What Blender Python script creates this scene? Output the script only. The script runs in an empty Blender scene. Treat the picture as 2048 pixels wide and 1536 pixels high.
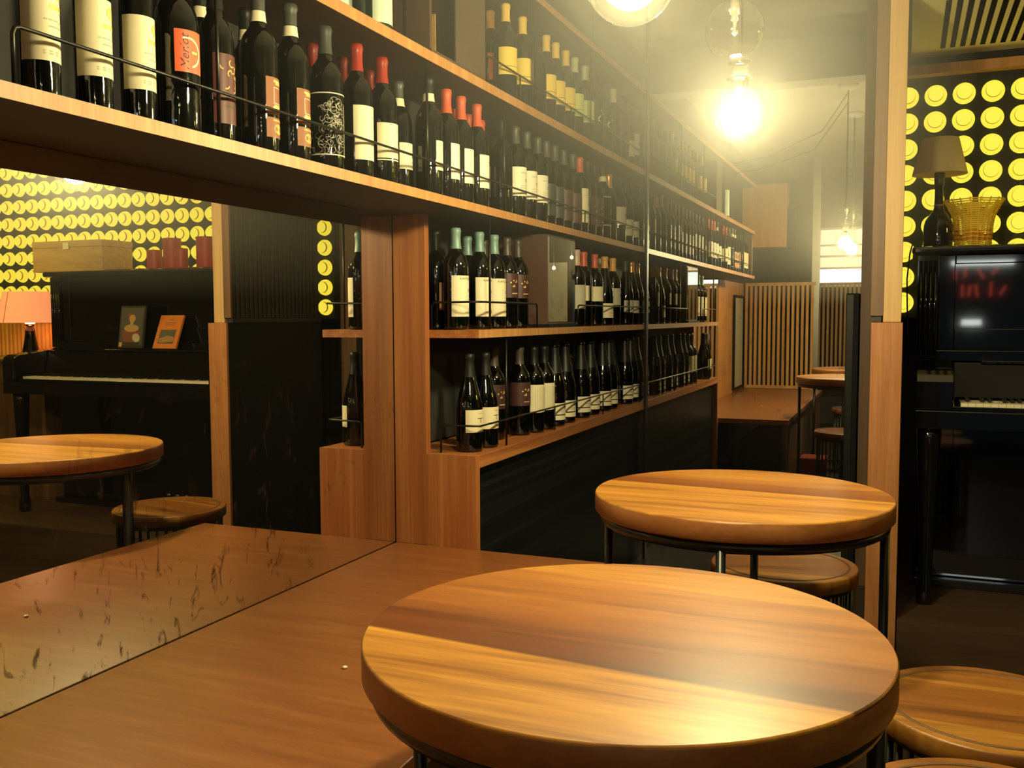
import bpy, math, random
from mathutils import Vector, Matrix
random.seed(7)
PI = math.pi
GLARE_HAZE = .17
SC = bpy.context.scene
COL = SC.collection

# ------------------------------------------------------------------ materials
def new_mat(name):
    m = bpy.data.materials.new(name); m.use_nodes = True
    nt = m.node_tree; nt.nodes.clear()
    out = nt.nodes.new('ShaderNodeOutputMaterial')
    return m, nt, out

def pbr(name, col, rough=.5, metal=0., coat=0., coat_rough=.1, spec=.5, noise=0., nscale=40., emit=None, emit_s=0.):
    m, nt, out = new_mat(name)
    b = nt.nodes.new('ShaderNodeBsdfPrincipled')
    b.inputs['Base Color'].default_value = (*col, 1)
    b.inputs['Roughness'].default_value = rough
    b.inputs['Metallic'].default_value = metal
    b.inputs['Coat Weight'].default_value = coat
    b.inputs['Coat Roughness'].default_value = coat_rough
    b.inputs['Specular IOR Level'].default_value = spec
    if emit:
        b.inputs['Emission Color'].default_value = (*emit, 1)
        b.inputs['Emission Strength'].default_value = emit_s
    if noise:
        tc = nt.nodes.new('ShaderNodeTexCoord'); n = nt.nodes.new('ShaderNodeTexNoise')
        n.inputs['Scale'].default_value = nscale; n.inputs['Detail'].default_value = 4
        mx = nt.nodes.new('ShaderNodeMix'); mx.data_type = 'RGBA'
        mx.inputs[6].default_value = (*[c*(1-noise) for c in col], 1)
        mx.inputs[7].default_value = (*[min(1, c*(1+noise)) for c in col], 1)
        nt.links.new(tc.outputs['Object'], n.inputs['Vector'])
        nt.links.new(n.outputs['Fac'], mx.inputs[0]); nt.links.new(mx.outputs[2], b.inputs['Base Color'])
    nt.links.new(b.outputs[0], out.inputs[0])
    return m

def wood(name, dark, mid, light, scale, axis_stripes=None, rough=.42, coat=0., planks=None, coat_rough=.2, streak=1.0, spec=.5):
    """Stripy veneer. scale = stretch of the noise per axis (large = fine across the grain).
    planks = [(pos, colour), ...] constant bands along object Y (after a small turn)."""
    m, nt, out = new_mat(name)
    L = nt.links.new
    tc = nt.nodes.new('ShaderNodeTexCoord')
    mp = nt.nodes.new('ShaderNodeMapping'); mp.inputs['Scale'].default_value = scale
    n1 = nt.nodes.new('ShaderNodeTexNoise'); n1.inputs['Scale'].default_value = 1.; n1.inputs['Detail'].default_value = 3; n1.inputs['Roughness'].default_value = .6
    mp2 = nt.nodes.new('ShaderNodeMapping'); mp2.inputs['Scale'].default_value = tuple(s*5 for s in scale); mp2.inputs['Location'].default_value = (3, 1, 7)
    n2 = nt.nodes.new('ShaderNodeTexNoise'); n2.inputs['Scale'].default_value = 1.; n2.inputs['Detail'].default_value = 4
    L(tc.outputs['Object'], mp.inputs[0]); L(tc.outputs['Object'], mp2.inputs[0])
    L(mp.outputs[0], n1.inputs['Vector']); L(mp2.outputs[0], n2.inputs['Vector'])
    ad = nt.nodes.new('ShaderNodeMix'); ad.data_type = 'FLOAT'; ad.inputs[0].default_value = .35
    L(n1.outputs['Fac'], ad.inputs[2]); L(n2.outputs['Fac'], ad.inputs[3])
    cr = nt.nodes.new('ShaderNodeValToRGB')
    e = cr.color_ramp.elements
    e[0].position = .32; e[0].color = (*dark, 1); e[1].position = .66; e[1].color = (*light, 1)
    k = e.new(.5); k.color = (*mid, 1)
    L(ad.outputs[0], cr.inputs[0])
    col = cr.outputs[0]
    if planks:
        mp3 = nt.nodes.new('ShaderNodeMapping'); mp3.inputs['Rotation'].default_value = (0, 0, math.radians(5))
        L(tc.outputs['Object'], mp3.inputs[0])
        sp = nt.nodes.new('ShaderNodeSeparateXYZ'); L(mp3.outputs[0], sp.inputs[0])
        mr = nt.nodes.new('ShaderNodeMapRange'); mr.inputs[1].default_value = -.4; mr.inputs[2].default_value = .4
        L(sp.outputs[1], mr.inputs[0])
        pr = nt.nodes.new('ShaderNodeValToRGB'); pr.color_ramp.interpolation = 'LINEAR'
        pe = pr.color_ramp.elements
        for i, (p, c) in enumerate(planks):
            if i < 2: x = pe[i]; x.position = p
            else: x = pe.new(p)
            x.color = (*c, 1)
        L(mr.outputs[0], pr.inputs[0])
        mx = nt.nodes.new('ShaderNodeMix'); mx.data_type = 'RGBA'; mx.blend_type = 'MULTIPLY'; mx.inputs[0].default_value = 1
        L(col, mx.inputs[6]); L(pr.outputs[0], mx.inputs[7]); col = mx.outputs[2]
        mp4 = nt.nodes.new('ShaderNodeMapping'); mp4.inputs['Scale'].default_value = (1.3, 24, 1); mp4.inputs['Rotation'].default_value = (0, 0, math.radians(5)); mp4.inputs['Location'].default_value = (.3, 2.2, 0)
        n3 = nt.nodes.new('ShaderNodeTexNoise'); n3.inputs['Scale'].default_value = 1; n3.inputs['Detail'].default_value = 5; n3.inputs['Roughness'].default_value = .6
        r3 = nt.nodes.new('ShaderNodeMapRange'); r3.inputs[1].default_value = .53; r3.inputs[2].default_value = .70; r3.inputs[4].default_value = .75
        L(tc.outputs['Object'], mp4.inputs[0]); L(mp4.outputs[0], n3.inputs['Vector']); L(n3.outputs['Fac'], r3.inputs[0])
        m4 = nt.nodes.new('ShaderNodeMix'); m4.data_type = 'RGBA'; m4.blend_type = 'MULTIPLY'; m4.inputs[7].default_value = (.42, .30, .28, 1)
        L(r3.outputs[0], m4.inputs[0]); L(col, m4.inputs[6]); col = m4.outputs[2]
    b = nt.nodes.new('ShaderNodeBsdfPrincipled')
    b.inputs['Roughness'].default_value = rough
    b.inputs['Coat Weight'].default_value = coat; b.inputs['Coat Roughness'].default_value = coat_rough
    b.inputs['Specular IOR Level'].default_value = spec
    L(col, b.inputs['Base Color']); L(b.outputs[0], out.inputs[0])
    return m

def mirror_mat(name, tint, spots, scale, dust, zfade=None):
    m, nt, out = new_mat(name); L = nt.links.new
    tc = nt.nodes.new('ShaderNodeTexCoord')
    mp = nt.nodes.new('ShaderNodeMapping'); mp.inputs['Scale'].default_value = scale
    n = nt.nodes.new('ShaderNodeTexNoise'); n.inputs['Scale'].default_value = 1; n.inputs['Detail'].default_value = 6; n.inputs['Roughness'].default_value = .65; n.inputs['Distortion'].default_value = .8
    n2 = nt.nodes.new('ShaderNodeTexNoise'); n2.inputs['Scale'].default_value = 2.3; n2.inputs['Detail'].default_value = 2
    L(tc.outputs['Object'], mp.inputs[0]); L(mp.outputs[0], n.inputs['Vector']); L(tc.outputs['Object'], n2.inputs['Vector'])
    mul = nt.nodes.new('ShaderNodeMath'); mul.operation = 'MULTIPLY'
    mr = nt.nodes.new('ShaderNodeMapRange'); mr.inputs[1].default_value = .575; mr.inputs[2].default_value = .66; mr.inputs[4].default_value = spots
    mr2 = nt.nodes.new('ShaderNodeMapRange'); mr2.inputs[1].default_value = .36; mr2.inputs[2].default_value = .58
    L(n.outputs['Fac'], mr.inputs[0]); L(n2.outputs['Fac'], mr2.inputs[0])
    L(mr.outputs[0], mul.inputs[0]); L(mr2.outputs[0], mul.inputs[1])
    g = nt.nodes.new('ShaderNodeBsdfGlossy'); g.inputs['Roughness'].default_value = 0.0; g.inputs['Color'].default_value = (*tint, 1)
    fac = mul.outputs[0]
    if zfade:
        sp = nt.nodes.new('ShaderNodeSeparateXYZ'); L(tc.outputs['Object'], sp.inputs[0])
        mz = nt.nodes.new('ShaderNodeMapRange'); mz.inputs[1].default_value = zfade[0]; mz.inputs[2].default_value = zfade[1]; mz.inputs[3].default_value = .06
        L(sp.outputs[2], mz.inputs[0]); m3 = nt.nodes.new('ShaderNodeMath'); m3.operation = 'MULTIPLY'; L(fac, m3.inputs[0]); L(mz.outputs[0], m3.inputs[1]); fac = m3.outputs[0]
    d = nt.nodes.new('ShaderNodeBsdfDiffuse'); d.inputs['Color'].default_value = (.035, .018, .012, 1)
    dd = nt.nodes.new('ShaderNodeBsdfDiffuse'); dd.inputs['Color'].default_value = (.30, .28, .24, 1)
    a = nt.nodes.new('ShaderNodeMixShader'); a.inputs[0].default_value = dust
    L(g.outputs[0], a.inputs[1]); L(dd.outputs[0], a.inputs[2])
    s = nt.nodes.new('ShaderNodeMixShader'); L(fac, s.inputs[0]); L(a.outputs[0], s.inputs[1]); L(d.outputs[0], s.inputs[2])
    L(s.outputs[0], out.inputs[0])
    return m

def emis(name, col, s, sample=True):
    m, nt, out = new_mat(name)
    e = nt.nodes.new('ShaderNodeEmission'); e.inputs[0].default_value = (*col, 1); e.inputs[1].default_value = s
    nt.links.new(e.outputs[0], out.inputs[0])
    if not sample: m.cycles.emission_sampling = 'NONE'
    return m

def clear_glass(name, tint=(1, 1, 1), ior=1.5, rough=0.0, haze=0.0):
    m, nt, out = new_mat(name); L = nt.links.new
    t = nt.nodes.new('ShaderNodeBsdfTransparent'); t.inputs[0].default_value = (*tint, 1)
    g = nt.nodes.new('ShaderNodeBsdfGlossy'); g.inputs['Roughness'].default_value = rough
    lw = nt.nodes.new('ShaderNodeLayerWeight'); lw.inputs[0].default_value = .5
    pw = nt.nodes.new('ShaderNodeMath'); pw.operation = 'POWER'; pw.inputs[1].default_value = 2.8
    f = nt.nodes.new('ShaderNodeMath'); f.operation = 'MULTIPLY_ADD'; f.inputs[1].default_value = .85; f.inputs[2].default_value = .055
    L(lw.outputs['Facing'], pw.inputs[0]); L(pw.outputs[0], f.inputs[0])
    mx = nt.nodes.new('ShaderNodeMixShader')
    L(f.outputs[0], mx.inputs[0]); L(t.outputs[0], mx.inputs[1]); L(g.outputs[0], mx.inputs[2])
    if haze:
        tl = nt.nodes.new('ShaderNodeBsdfTranslucent'); tl.inputs[0].default_value = (.9, .9, .8, 1)
        m2 = nt.nodes.new('ShaderNodeMixShader'); m2.inputs[0].default_value = haze
        L(mx.outputs[0], m2.inputs[1]); L(tl.outputs[0], m2.inputs[2]); L(m2.outputs[0], out.inputs[0])
    else:
        L(mx.outputs[0], out.inputs[0])
    return m

M = {}
V_D, V_M, V_L = (.27, .080, .022), (.40, .138, .040), (.56, .225, .07)       # sapele / oak veneer
M['veneer_v'] = wood('veneer_vertical_grain', V_D, V_M, V_L, (17, 17, .5), rough=.45)
M['veneer_y'] = wood('veneer_lengthwise_grain', V_D, V_M, V_L, (30, .8, 30), rough=.42, coat=.05)
M['underside_shaded'] = wood('dark_red_laminate_shaded', (.026, .009, .005), (.034, .012, .007), (.042, .015, .009), (30, .8, 30), rough=.6, spec=.15)  # dark red laminate, darkened further to carry the shade under the shelves
M['veneer_edge'] = wood('veneer_shelf_edge', (.37, .165, .05), (.46, .22, .072), (.55, .29, .10), (30, 38, .8), rough=.45)
M['veneer_pale'] = wood('veneer_pale_oak', (.50, .30, .115), (.57, .355, .145), (.64, .41, .18), (40, 40, 1.2), rough=.5)
M['bench_wood'] = wood('bench_veneer', (.215, .065, .016), (.27, .087, .023), (.34, .122, .034), (3, 40, 40), rough=.36, coat=.6, coat_rough=.30)
M['post_wood'] = wood('post_base_veneer', (.33, .12, .038), (.43, .172, .058), (.52, .225, .08), (30, 30, 1.6), rough=.5)
M['dark_wood'] = wood('dark_stained_wood', (.10, .05, .022), (.14, .07, .03), (.18, .09, .04), (30, 30, 1), rough=.5)
M['brown_stile'] = wood('brown_stile_wood', (.12, .060, .030), (.16, .08, .04), (.20, .10, .05), (40, 40, 1), rough=.5)
M['black_wood'] = wood('blackened_slats', (.018, .011, .008), (.026, .016, .011), (.034, .021, .014), (30, 30, 1), rough=.5)
M['slat_wood'] = wood('oak_slats', (.40, .20, .07), (.52, .28, .10), (.62, .36, .14), (20, 20, .8), rough=.5)
M['oak_orange'] = wood('orange_oak_panel', (.46, .20, .06), (.55, .25, .08), (.63, .31, .11), (26, 26, 1), rough=.5)
M['crate_wood'] = wood('crate_pine', (.40, .22, .08), (.50, .30, .12), (.58, .36, .15), (4, 30, 30), rough=.6)
M['box_brown'] = pbr('brown_box_board', (.085, .045, .03), .55, noise=.15, nscale=90)
M['box_grey'] = pbr('grey_brown_box_board', (.085, .06, .043), .55, noise=.15, nscale=90)
T1 = [(0, (1.25, 1.35, 1.3)), (.325, (1.35, 1.45, 1.4)), (.333, (.30, .17, .18)), (.37, (.36, .21, .20)), (.43, (.46, .29, .27)), (.50, (.68, .52, .48)), (.66, (.85, .72, .66)), (.762, (.92, .82, .78)), (.77, (1.15, 1.2, 1.1)), (1, (1.2, 1.2, 1.1))]
T2 = [(0, (1.1, 1.15, 1.1)), (.30, (1.2, 1.25, 1.15)), (.305, (1.1, 1.1, 1)), (.53, (1.15, 1.2, 1.1)), (.537, (.40, .25, .25)), (.60, (.55, .38, .35)), (.68, (.90, .82, .8)), (.8, (1.15, 1.15, 1.1)), (1, (1.1, 1.1, 1.1))]
T3 = [(0, (1.1, 1.1, 1)), (.36, (1.15, 1.2, 1.1)), (.365, (.75, .62, .6)), (.6, (.78, .65, .62)), (.605, (1.1, 1.1, 1)), (.66, (.85, .75, .72)), (1, (.8, .7, .66))]
TW = ((.31, .118, .016), (.42, .172, .025), (.52, .235, .040))
M['top1'] = wood('acacia_planks_dark_middle', *TW, (2.2, 26, 26), rough=.45, coat=.55, coat_rough=.34, spec=.25, planks=T1)
M['top2'] = wood('acacia_planks_striped', *TW, (2.2, 26, 26), rough=.45, coat=.55, coat_rough=.32, spec=.25, planks=T2)
M['table_edge'] = wood('table_rim_wood', (.27, .095, .025), (.35, .13, .033), (.43, .17, .045), (9, 9, 20), rough=.45)
M['seat'] = wood('stool_seat_planks', (.24, .09, .014), (.32, .13, .02), (.40, .175, .032), (2.2, 26, 26), rough=.4, coat=.2, coat_rough=.28, planks=T3)
M['black_metal'] = pbr('black_powder_coat', (.012, .013, .014), .32, spec=.5)
M['rod_metal'] = pbr('dark_steel_rod', (.045, .043, .04), .35, metal=.9)
M['black_board'] = pbr('black_board', (.008, .010, .012), .6, noise=.2, nscale=30, spec=.15)
M['grille_black'] = pbr('grille_black', (.003, .003, .003), .9, spec=.05)
M['dark_back'] = pbr('dark_shelf_back', (.035, .034, .033), .7, noise=.25, nscale=25)
M['piano'] = pbr('black_piano_lacquer', (.004, .004, .005), .06, coat=.8, coat_rough=.03)
M['ivory'] = pbr('ivory_keys', (.78, .70, .50), .35)
M['ebony'] = pbr('ebony_keys', (.006, .006, .006), .3)
M['brass'] = pbr('brass', (.75, .55, .22), .25, metal=1)
M['concrete'] = pbr('beige_concrete', (.62, .57, .44), .85, noise=.22, nscale=5)
M['soffit'] = pbr('cream_plaster', (.80, .70, .38), .85, noise=.06, nscale=8)
M['wall_dark'] = pbr('charcoal_wall', (.045, .045, .043), .8, noise=.3, nscale=6)
M['disc_wall'] = pbr('black_felt_wall', (.018, .017, .016), .8, noise=.4, nscale=60)
M['floor'] = wood('dark_floor_boards', (.020, .012, .008), (.030, .018, .012), (.042, .026, .017), (1.2, 18, 1), rough=.30)
M['platform'] = wood('brown_step_boards', (.045, .022, .013), (.06, .03, .017), (.08, .04, .022), (1.5, 20, 20), rough=.5)
M['mosaic'] = None
M['bulb_on'] = emis('bulb_glow', (1.0, .86, .45), 640)
M['bulb_small'] = emis('small_bulb_glow', (1.0, .86, .45), 170)
M['bulb_hot'] = emis('filament_glow', (1.0, .82, .52), 60)
M['globe'] = clear_glass('clear_globe_glass', (.98, .98, .96), 1.45, haze=.0015)
M['cap_glass'] = clear_glass('clear_socket_glass', (.95, .95, .92), 1.5, haze=.02)
M['stem'] = pbr('glass_filament_stem', (.75, .72, .6), .15, metal=.3)
M['cable'] = pbr('black_cable', (.02, .018, .015), .6)
M['white_plastic'] = pbr('white_plastic', (.75, .73, .66), .5)
M['disc_front'] = emis('yellow_disc_face', (1.0, .83, .075), 1.1, False)
M['disc_side'] = emis('yellow_disc_rim', (1.0, .80, .06), 1.1, False)
M['disc_line'] = pbr('yellow_disc_groove', (.35, .25, .02), .5, emit=(1, .6, .02), emit_s=.10)
M['disc_line'].cycles.emission_sampling = 'NONE'
def translucent(name, col, tcol, f):
    m, nt, out = new_mat(name); L = nt.links.new
    d = nt.nodes.new('ShaderNodeBsdfDiffuse'); d.inputs[0].default_value = (*col, 1)
    t_ = nt.nodes.new('ShaderNodeBsdfTranslucent'); t_.inputs[0].default_value = (*tcol, 1)
    mx = nt.nodes.new('ShaderNodeMixShader'); mx.inputs[0].default_value = f
    L(d.outputs[0], mx.inputs[1]); L(t_.outputs[0], mx.inputs[2]); L(mx.outputs[0], out.inputs[0]); return m
M['shade_grey'] = translucent('unlit_linen_shade', (.85, .74, .52), (.9, .72, .42), .4)
M['shade_pink'] = pbr('lit_pink_shade', (.8, .3, .18), .9, emit=(1.0, .34, .14), emit_s=.85)
M['wicker'] = translucent('yellow_wicker', (.95, .78, .16), (1, .86, .22), .65)
M['wicker_orange'] = translucent('orange_wicker', (.75, .30, .06), (.9, .4, .08), .4)
M['wax'] = pbr('red_wax', (.38, .03, .02), .45)
M['cloth_red'] = pbr('dark_red_cloth', (.22, .015, .015), .8)
M['reed'] = wood('orange_reeded_panel', (.48, .20, .04), (.60, .27, .06), (.70, .34, .09), (30, 30, .8), rough=.5)
M['paper'] = pbr('cream_label_paper', (.78, .70, .48), .6)
M['paper_white'] = pbr('white_label_paper', (.80, .75, .58), .6)
M['paper_mint'] = pbr('mint_label_paper', (.62, .72, .58), .6)
M['paper_yellow'] = pbr('yellow_label_paper', (.80, .58, .10), .6)
M['paper_green'] = pbr('lime_label_paper', (.58, .62, .20), .6)
M['paper_orange'] = pbr('orange_label_paper', (.70, .12, .04), .5)
M['paper_rust'] = pbr('rust_label_paper', (.27, .095, .03), .55, noise=.15, nscale=60)
M['paper_tan'] = pbr('tan_label_paper', (.33, .18, .10), .55)
M['paper_red'] = pbr('dark_red_label_paper', (.09, .018, .011), .5)
M['paper_mauve'] = pbr('mauve_label_paper', (.075, .038, .034), .5)
M['paper_purple'] = pbr('plum_label_paper', (.065, .024, .024), .45)
M['paper_blue'] = pbr('slate_label_paper', (.04, .05, .052), .5)
M['paper_grey'] = pbr('grey_label_paper', (.50, .46, .36), .6)
M['ink'] = pbr('grey_label_ink', (.42, .37, .26), .6)
M['ink_dark'] = pbr('dark_label_ink', (.05, .03, .02), .6)
M['ink_wine'] = pbr('wine_label_ink', (.10, .01, .03), .6)
M['gold'] = pbr('gold_label_foil', (.85, .62, .20), .35, metal=.3)
M['bronze'] = pbr('amber_label_stamp', (.72, .40, .10), .5)
M['etch'] = pbr('etched_white_lines', (.60, .56, .44), .6)
M['glass_dark'] = pbr('dark_bottle_glass', (.0015, .002, .0018), .045, coat=.4, coat_rough=.02)
M['glass_green'] = pbr('green_bottle_glass', (.006, .028, .014), .045, coat=.4, coat_rough=.02)
for gname in ('glass_dark', 'glass_green'):
    nt = M[gname].node_tree; b = next(n for n in nt.nodes if n.type == 'BSDF_PRINCIPLED')
    tc = nt.nodes.new('ShaderNodeTexCoord'); mp = nt.nodes.new('ShaderNodeMapping'); mp.inputs['Scale'].default_value = (55, 55, 32)
    n = nt.nodes.new('ShaderNodeTexNoise'); n.inputs['Scale'].default_value = 1; n.inputs['Detail'].default_value = 1
    bp = nt.nodes.new('ShaderNodeBump'); bp.inputs['Strength'].default_value = .35; bp.inputs['Distance'].default_value = .0022
    nt.links.new(tc.outputs['Object'], mp.inputs[0]); nt.links.new(mp.outputs[0], n.inputs['Vector']); nt.links.new(n.outputs['Fac'], bp.inputs['Height'])
    nt.links.new(bp.outputs[0], b.inputs['Normal']); nt.links.new(bp.outputs[0], b.inputs['Coat Normal'])
M['cap_black'] = pbr('black_capsule', (.009, .009, .009), .42, spec=.3)
M['cap_grey'] = pbr('grey_capsule', (.055, .058, .05), .42)
M['cap_red'] = pbr('red_capsule', (.33, .03, .018), .32)
M['cap_darkred'] = pbr('dark_red_capsule', (.19, .015, .010), .35)
M['cap_coral'] = pbr('coral_capsule', (.56, .095, .045), .38)
M['cap_teal'] = pbr('teal_capsule', (.17, .30, .28), .35)
M['cap_brown'] = pbr('brown_capsule', (.06, .045, .036), .4)
M['cap_yellow'] = pbr('yellow_capsule', (.78, .52, .12), .4)
M['cap_orange'] = pbr('orange_capsule', (.75, .38, .10), .4)
M['cap_pale'] = pbr('pale_green_capsule', (.48, .50, .30), .4)
M['cap_cream'] = pbr('cream_capsule', (.62, .54, .36), .45)
M['cap_copper'] = pbr('copper_capsule', (.72, .36, .14), .3, metal=.5)
M['cap_pink'] = pbr('pink_capsule', (.58, .40, .34), .35)
M['book_orange'] = pbr('orange_book_cover', (.72, .20, .035), .5)
M['book_dark'] = pbr('dark_book_cover', (.05, .04, .03), .4)
M['skin'] = pbr('printed_skin_tone', (.55, .33, .12), .5)
M['print_red'] = pbr('printed_red_dress', (.25, .08, .045), .5)
M['print_grey'] = pbr('printed_grey', (.10, .09, .08), .5)
M['print_sand'] = pbr('printed_sand', (.40, .20, .08), .5)
M['print_white'] = pbr('printed_cream', (.55, .48, .32), .5)
M['dusk'] = emis('dusk_glass', (.10, .16, .22), .16)
M['cold_light'] = emis('cold_window_light', (.80, .95, 1.0), 2.2)
M['tube_light'] = emis('tube_light', (.92, 1.0, .92), 12)
M['white_tile'] = pbr('white_tile', (.75, .75, .68), .25, noise=.1, nscale=12)
M['warm_light'] = emis('warm_blind_light', (1.0, .70, .42), 1.6)
M['neon_red'] = emis('red_sign_stroke', (1.0, .12, .06), 3.2)
M['steel'] = pbr('brushed_steel', (.42, .41, .37), .35, metal=.6)
M['mirror_side'] = mirror_mat('antique_mirror', (.86, .82, .74), .85, (27, 27, 13), .008, zfade=(1.15, .66))
M['mirror_far'] = mirror_mat('dusty_antique_mirror', (.82, .79, .72), .35, (22, 22, 10), .03, zfade=(1.5, 1.0))
M['mirror_small'] = mirror_mat('small_cabinet_mirror', (.75, .72, .64), .5, (30, 30, 30), .04)

def mosaic_mat():
    m, nt, out = new_mat('black_mosaic'); L = nt.links.new
    tc = nt.nodes.new('ShaderNodeTexCoord')
    br = nt.nodes.new('ShaderNodeTexBrick'); br.inputs['Scale'].default_value = 28
    br.inputs['Color1'].default_value = (.004, .0055, .007, 1); br.inputs['Color2'].default_value = (.011, .014, .016, 1); br.inputs['Mortar'].default_value = (.004, .005, .006, 1)
    mp = nt.nodes.new('ShaderNodeMapping'); mp.inputs['Rotation'].default_value = (PI/2, 0, PI/2)
    L(tc.outputs['Object'], mp.inputs[0]); L(mp.outputs[0], br.inputs['Vector'])
    b = nt.nodes.new('ShaderNodeBsdfPrincipled'); b.inputs['Roughness'].default_value = .4; b.inputs['Specular IOR Level'].default_value = .12
    L(br.outputs[0], b.inputs['Base Color']); L(b.outputs[0], out.inputs[0])
    return m
M['mosaic'] = mosaic_mat()

# ------------------------------------------------------------------ mesh builder
class MB:
    def __init__(s): s.v = []; s.f = []; s.m = []; s.sm = []
    def _add(s, vs, fs, mi=0, smooth=False):
        o = len(s.v); s.v += [tuple(x) for x in vs]
        for f in fs: s.f.append([i+o for i in f]); s.m.append(mi); s.sm.append(smooth)
        return s
    def box(s, x0, x1, y0, y1, z0, z1, mi=0, rot=None, piv=None):
        vs = [Vector((x, y, z)) for z in (z0, z1) for y in (y0, y1) for x in (x0, x1)]
        if rot is not None:
            p = Vector(piv); vs = [rot @ (v-p) + p for v in vs]
        return s._add(vs, [(0, 2, 3, 1), (4, 5, 7, 6), (0, 1, 5, 4), (2, 6, 7, 3), (0, 4, 6, 2), (1, 3, 7, 5)], mi)
    def lathe(s, prof, n=24, mi=0, c=(0, 0, 0), cap0=True, cap1=True, axis='z', smooth=True):
        vs = []; fs = []
        for (r, z) in prof:
            for k in range(n):
                a = 2*PI*k/n
                p = (r*math.cos(a), r*math.sin(a), z)
                if axis == 'y': p = (p[0], -z, p[1])
                if axis == 'x': p = (z, p[0], p[1])
                vs.append((c[0]+p[0], c[1]+p[1], c[2]+p[2]))
        for j in range(len(prof)-1):
            for k in range(n):
                k2 = (k+1) % n
                fs.append((j*n+k, j*n+k2, (j+1)*n+k2, (j+1)*n+k))
        s._add(vs, fs, mi, smooth)
        o = len(s.v)-len(vs)
        if cap0: s.f.append([o+k for k in reversed(range(n))]); s.m.append(mi); s.sm.append(False)
        if cap1: s.f.append([o+(len(prof)-1)*n+k for k in range(n)]); s.m.append(mi); s.sm.append(False)
        return s
    def cyl(s, x, y, z0, z1, r, n=16, mi=0): return s.lathe([(r, z0), (r, z1)], n, mi, (x, y, 0))
    def tube(s, pts, r, n=8, mi=0, closed=False):
        pts = [Vector(p) for p in pts]; N = len(pts); vs = []; fs = []
        up = Vector((0, 0, 1))
        prev = None
        for i, p in enumerate(pts):
            a = pts[(i-1) % N] if (closed or i > 0) else p
            b = pts[(i+1) % N] if (closed or i < N-1) else p
            t = (b-a).normalized()
            if prev is None:
                ref = up if abs(t.dot(up)) < .9 else Vector((1, 0, 0))
                u = t.cross(ref).normalized()
            else:
                u = (prev - t*prev.dot(t)).normalized()
            w = t.cross(u); prev = u
            for k in range(n):
                an = 2*PI*k/n
                vs.append(p + u*(r*math.cos(an)) + w*(r*math.sin(an)))
        R = N if closed else N-1
        for i in range(R):
            j = (i+1) % N
            for k in range(n):
                k2 = (k+1) % n
                fs.append((i*n+k, i*n+k2, j*n+k2, j*n+k))
        s._add(vs, fs, mi, True)
        if not closed:
            o = len(s.v)-len(vs)
            s.f.append([o+k for k in reversed(range(n))]); s.m.append(mi); s.sm.append(False)
            s.f.append([o+(N-1)*n+k for k in range(n)]); s.m.append(mi); s.sm.append(False)
        return s
    def mesh(s, name, mats):
        me = bpy.data.meshes.new(name); me.from_pydata(s.v, [], s.f)
        for m in mats: me.materials.append(m)
        me.polygons.foreach_set('material_index', s.m); me.polygons.foreach_set('use_smooth', s.sm)
        me.update(); return me
    def build(s, name, mats, parent=None, bevel=0):
        if not isinstance(mats, (list, tuple)): mats = [mats]
        return link(name, s.mesh(name, mats), parent, bevel)

def link(name, me, parent=None, bevel=0):
    o = bpy.data.objects.new(name, me); COL.objects.link(o)
    if parent is not None: o.parent = parent
    if bevel:
        b = o.modifiers.new('edge', 'BEVEL'); b.width = bevel; b.segments = 2; b.limit_method = 'ANGLE'
    return o
def tag(o, label, cat, group=None, kind=None):
    o['label'] = label; o['category'] = cat
    if group: o['group'] = group
    if kind: o['kind'] = kind
    return o
def thing(name, label, cat, loc=(0, 0, 0), rz=0, group=None):
    o = bpy.data.objects.new(name, None); COL.objects.link(o); o.location = loc; o.rotation_euler = (0, 0, rz)
    o.empty_display_size = .05
    return tag(o, label, cat, group)
def struct(name, mb, mat, label=None):
    o = mb.build(name, mat); o['kind'] = 'structure'
    if label: o['label'] = label
    return o
def copy_tree(o, parent=None):
    c = o.copy(); COL.objects.link(c); c.parent = parent
    for ch in o.children: copy_tree(ch, c)
    return c
def ordinal(i): return ['first', 'second', 'third', 'fourth', 'fifth', 'sixth', 'seventh', 'eighth', 'ninth', 'tenth', 'eleventh', 'twelfth'][i]

def text_mesh(txt, size, shear=0.):
    cu = bpy.data.curves.new('lettering', 'FONT'); cu.body = txt; cu.size = size; cu.align_x = 'CENTER'; cu.align_y = 'CENTER'; cu.shear = shear; cu.resolution_u = 2
    ob = bpy.data.objects.new('lettering', cu); COL.objects.link(ob)
    dg = bpy.context.evaluated_depsgraph_get(); dg.update()
    me = bpy.data.meshes.new_from_object(ob.evaluated_get(dg))
    vs = [v.co.copy() for v in me.vertices]; fs = [list(p.vertices) for p in me.polygons]
    bpy.data.objects.remove(ob); bpy.data.curves.remove(cu); bpy.data.meshes.remove(me)
    return vs, fs

# ------------------------------------------------------------------ room dimensions (metres)
Y0, Y1 = 2.544, 4.523          # front of the niche gable, plane of the end mirror
XB = .274                      # front of the shelves
CEIL = 2.70

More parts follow.
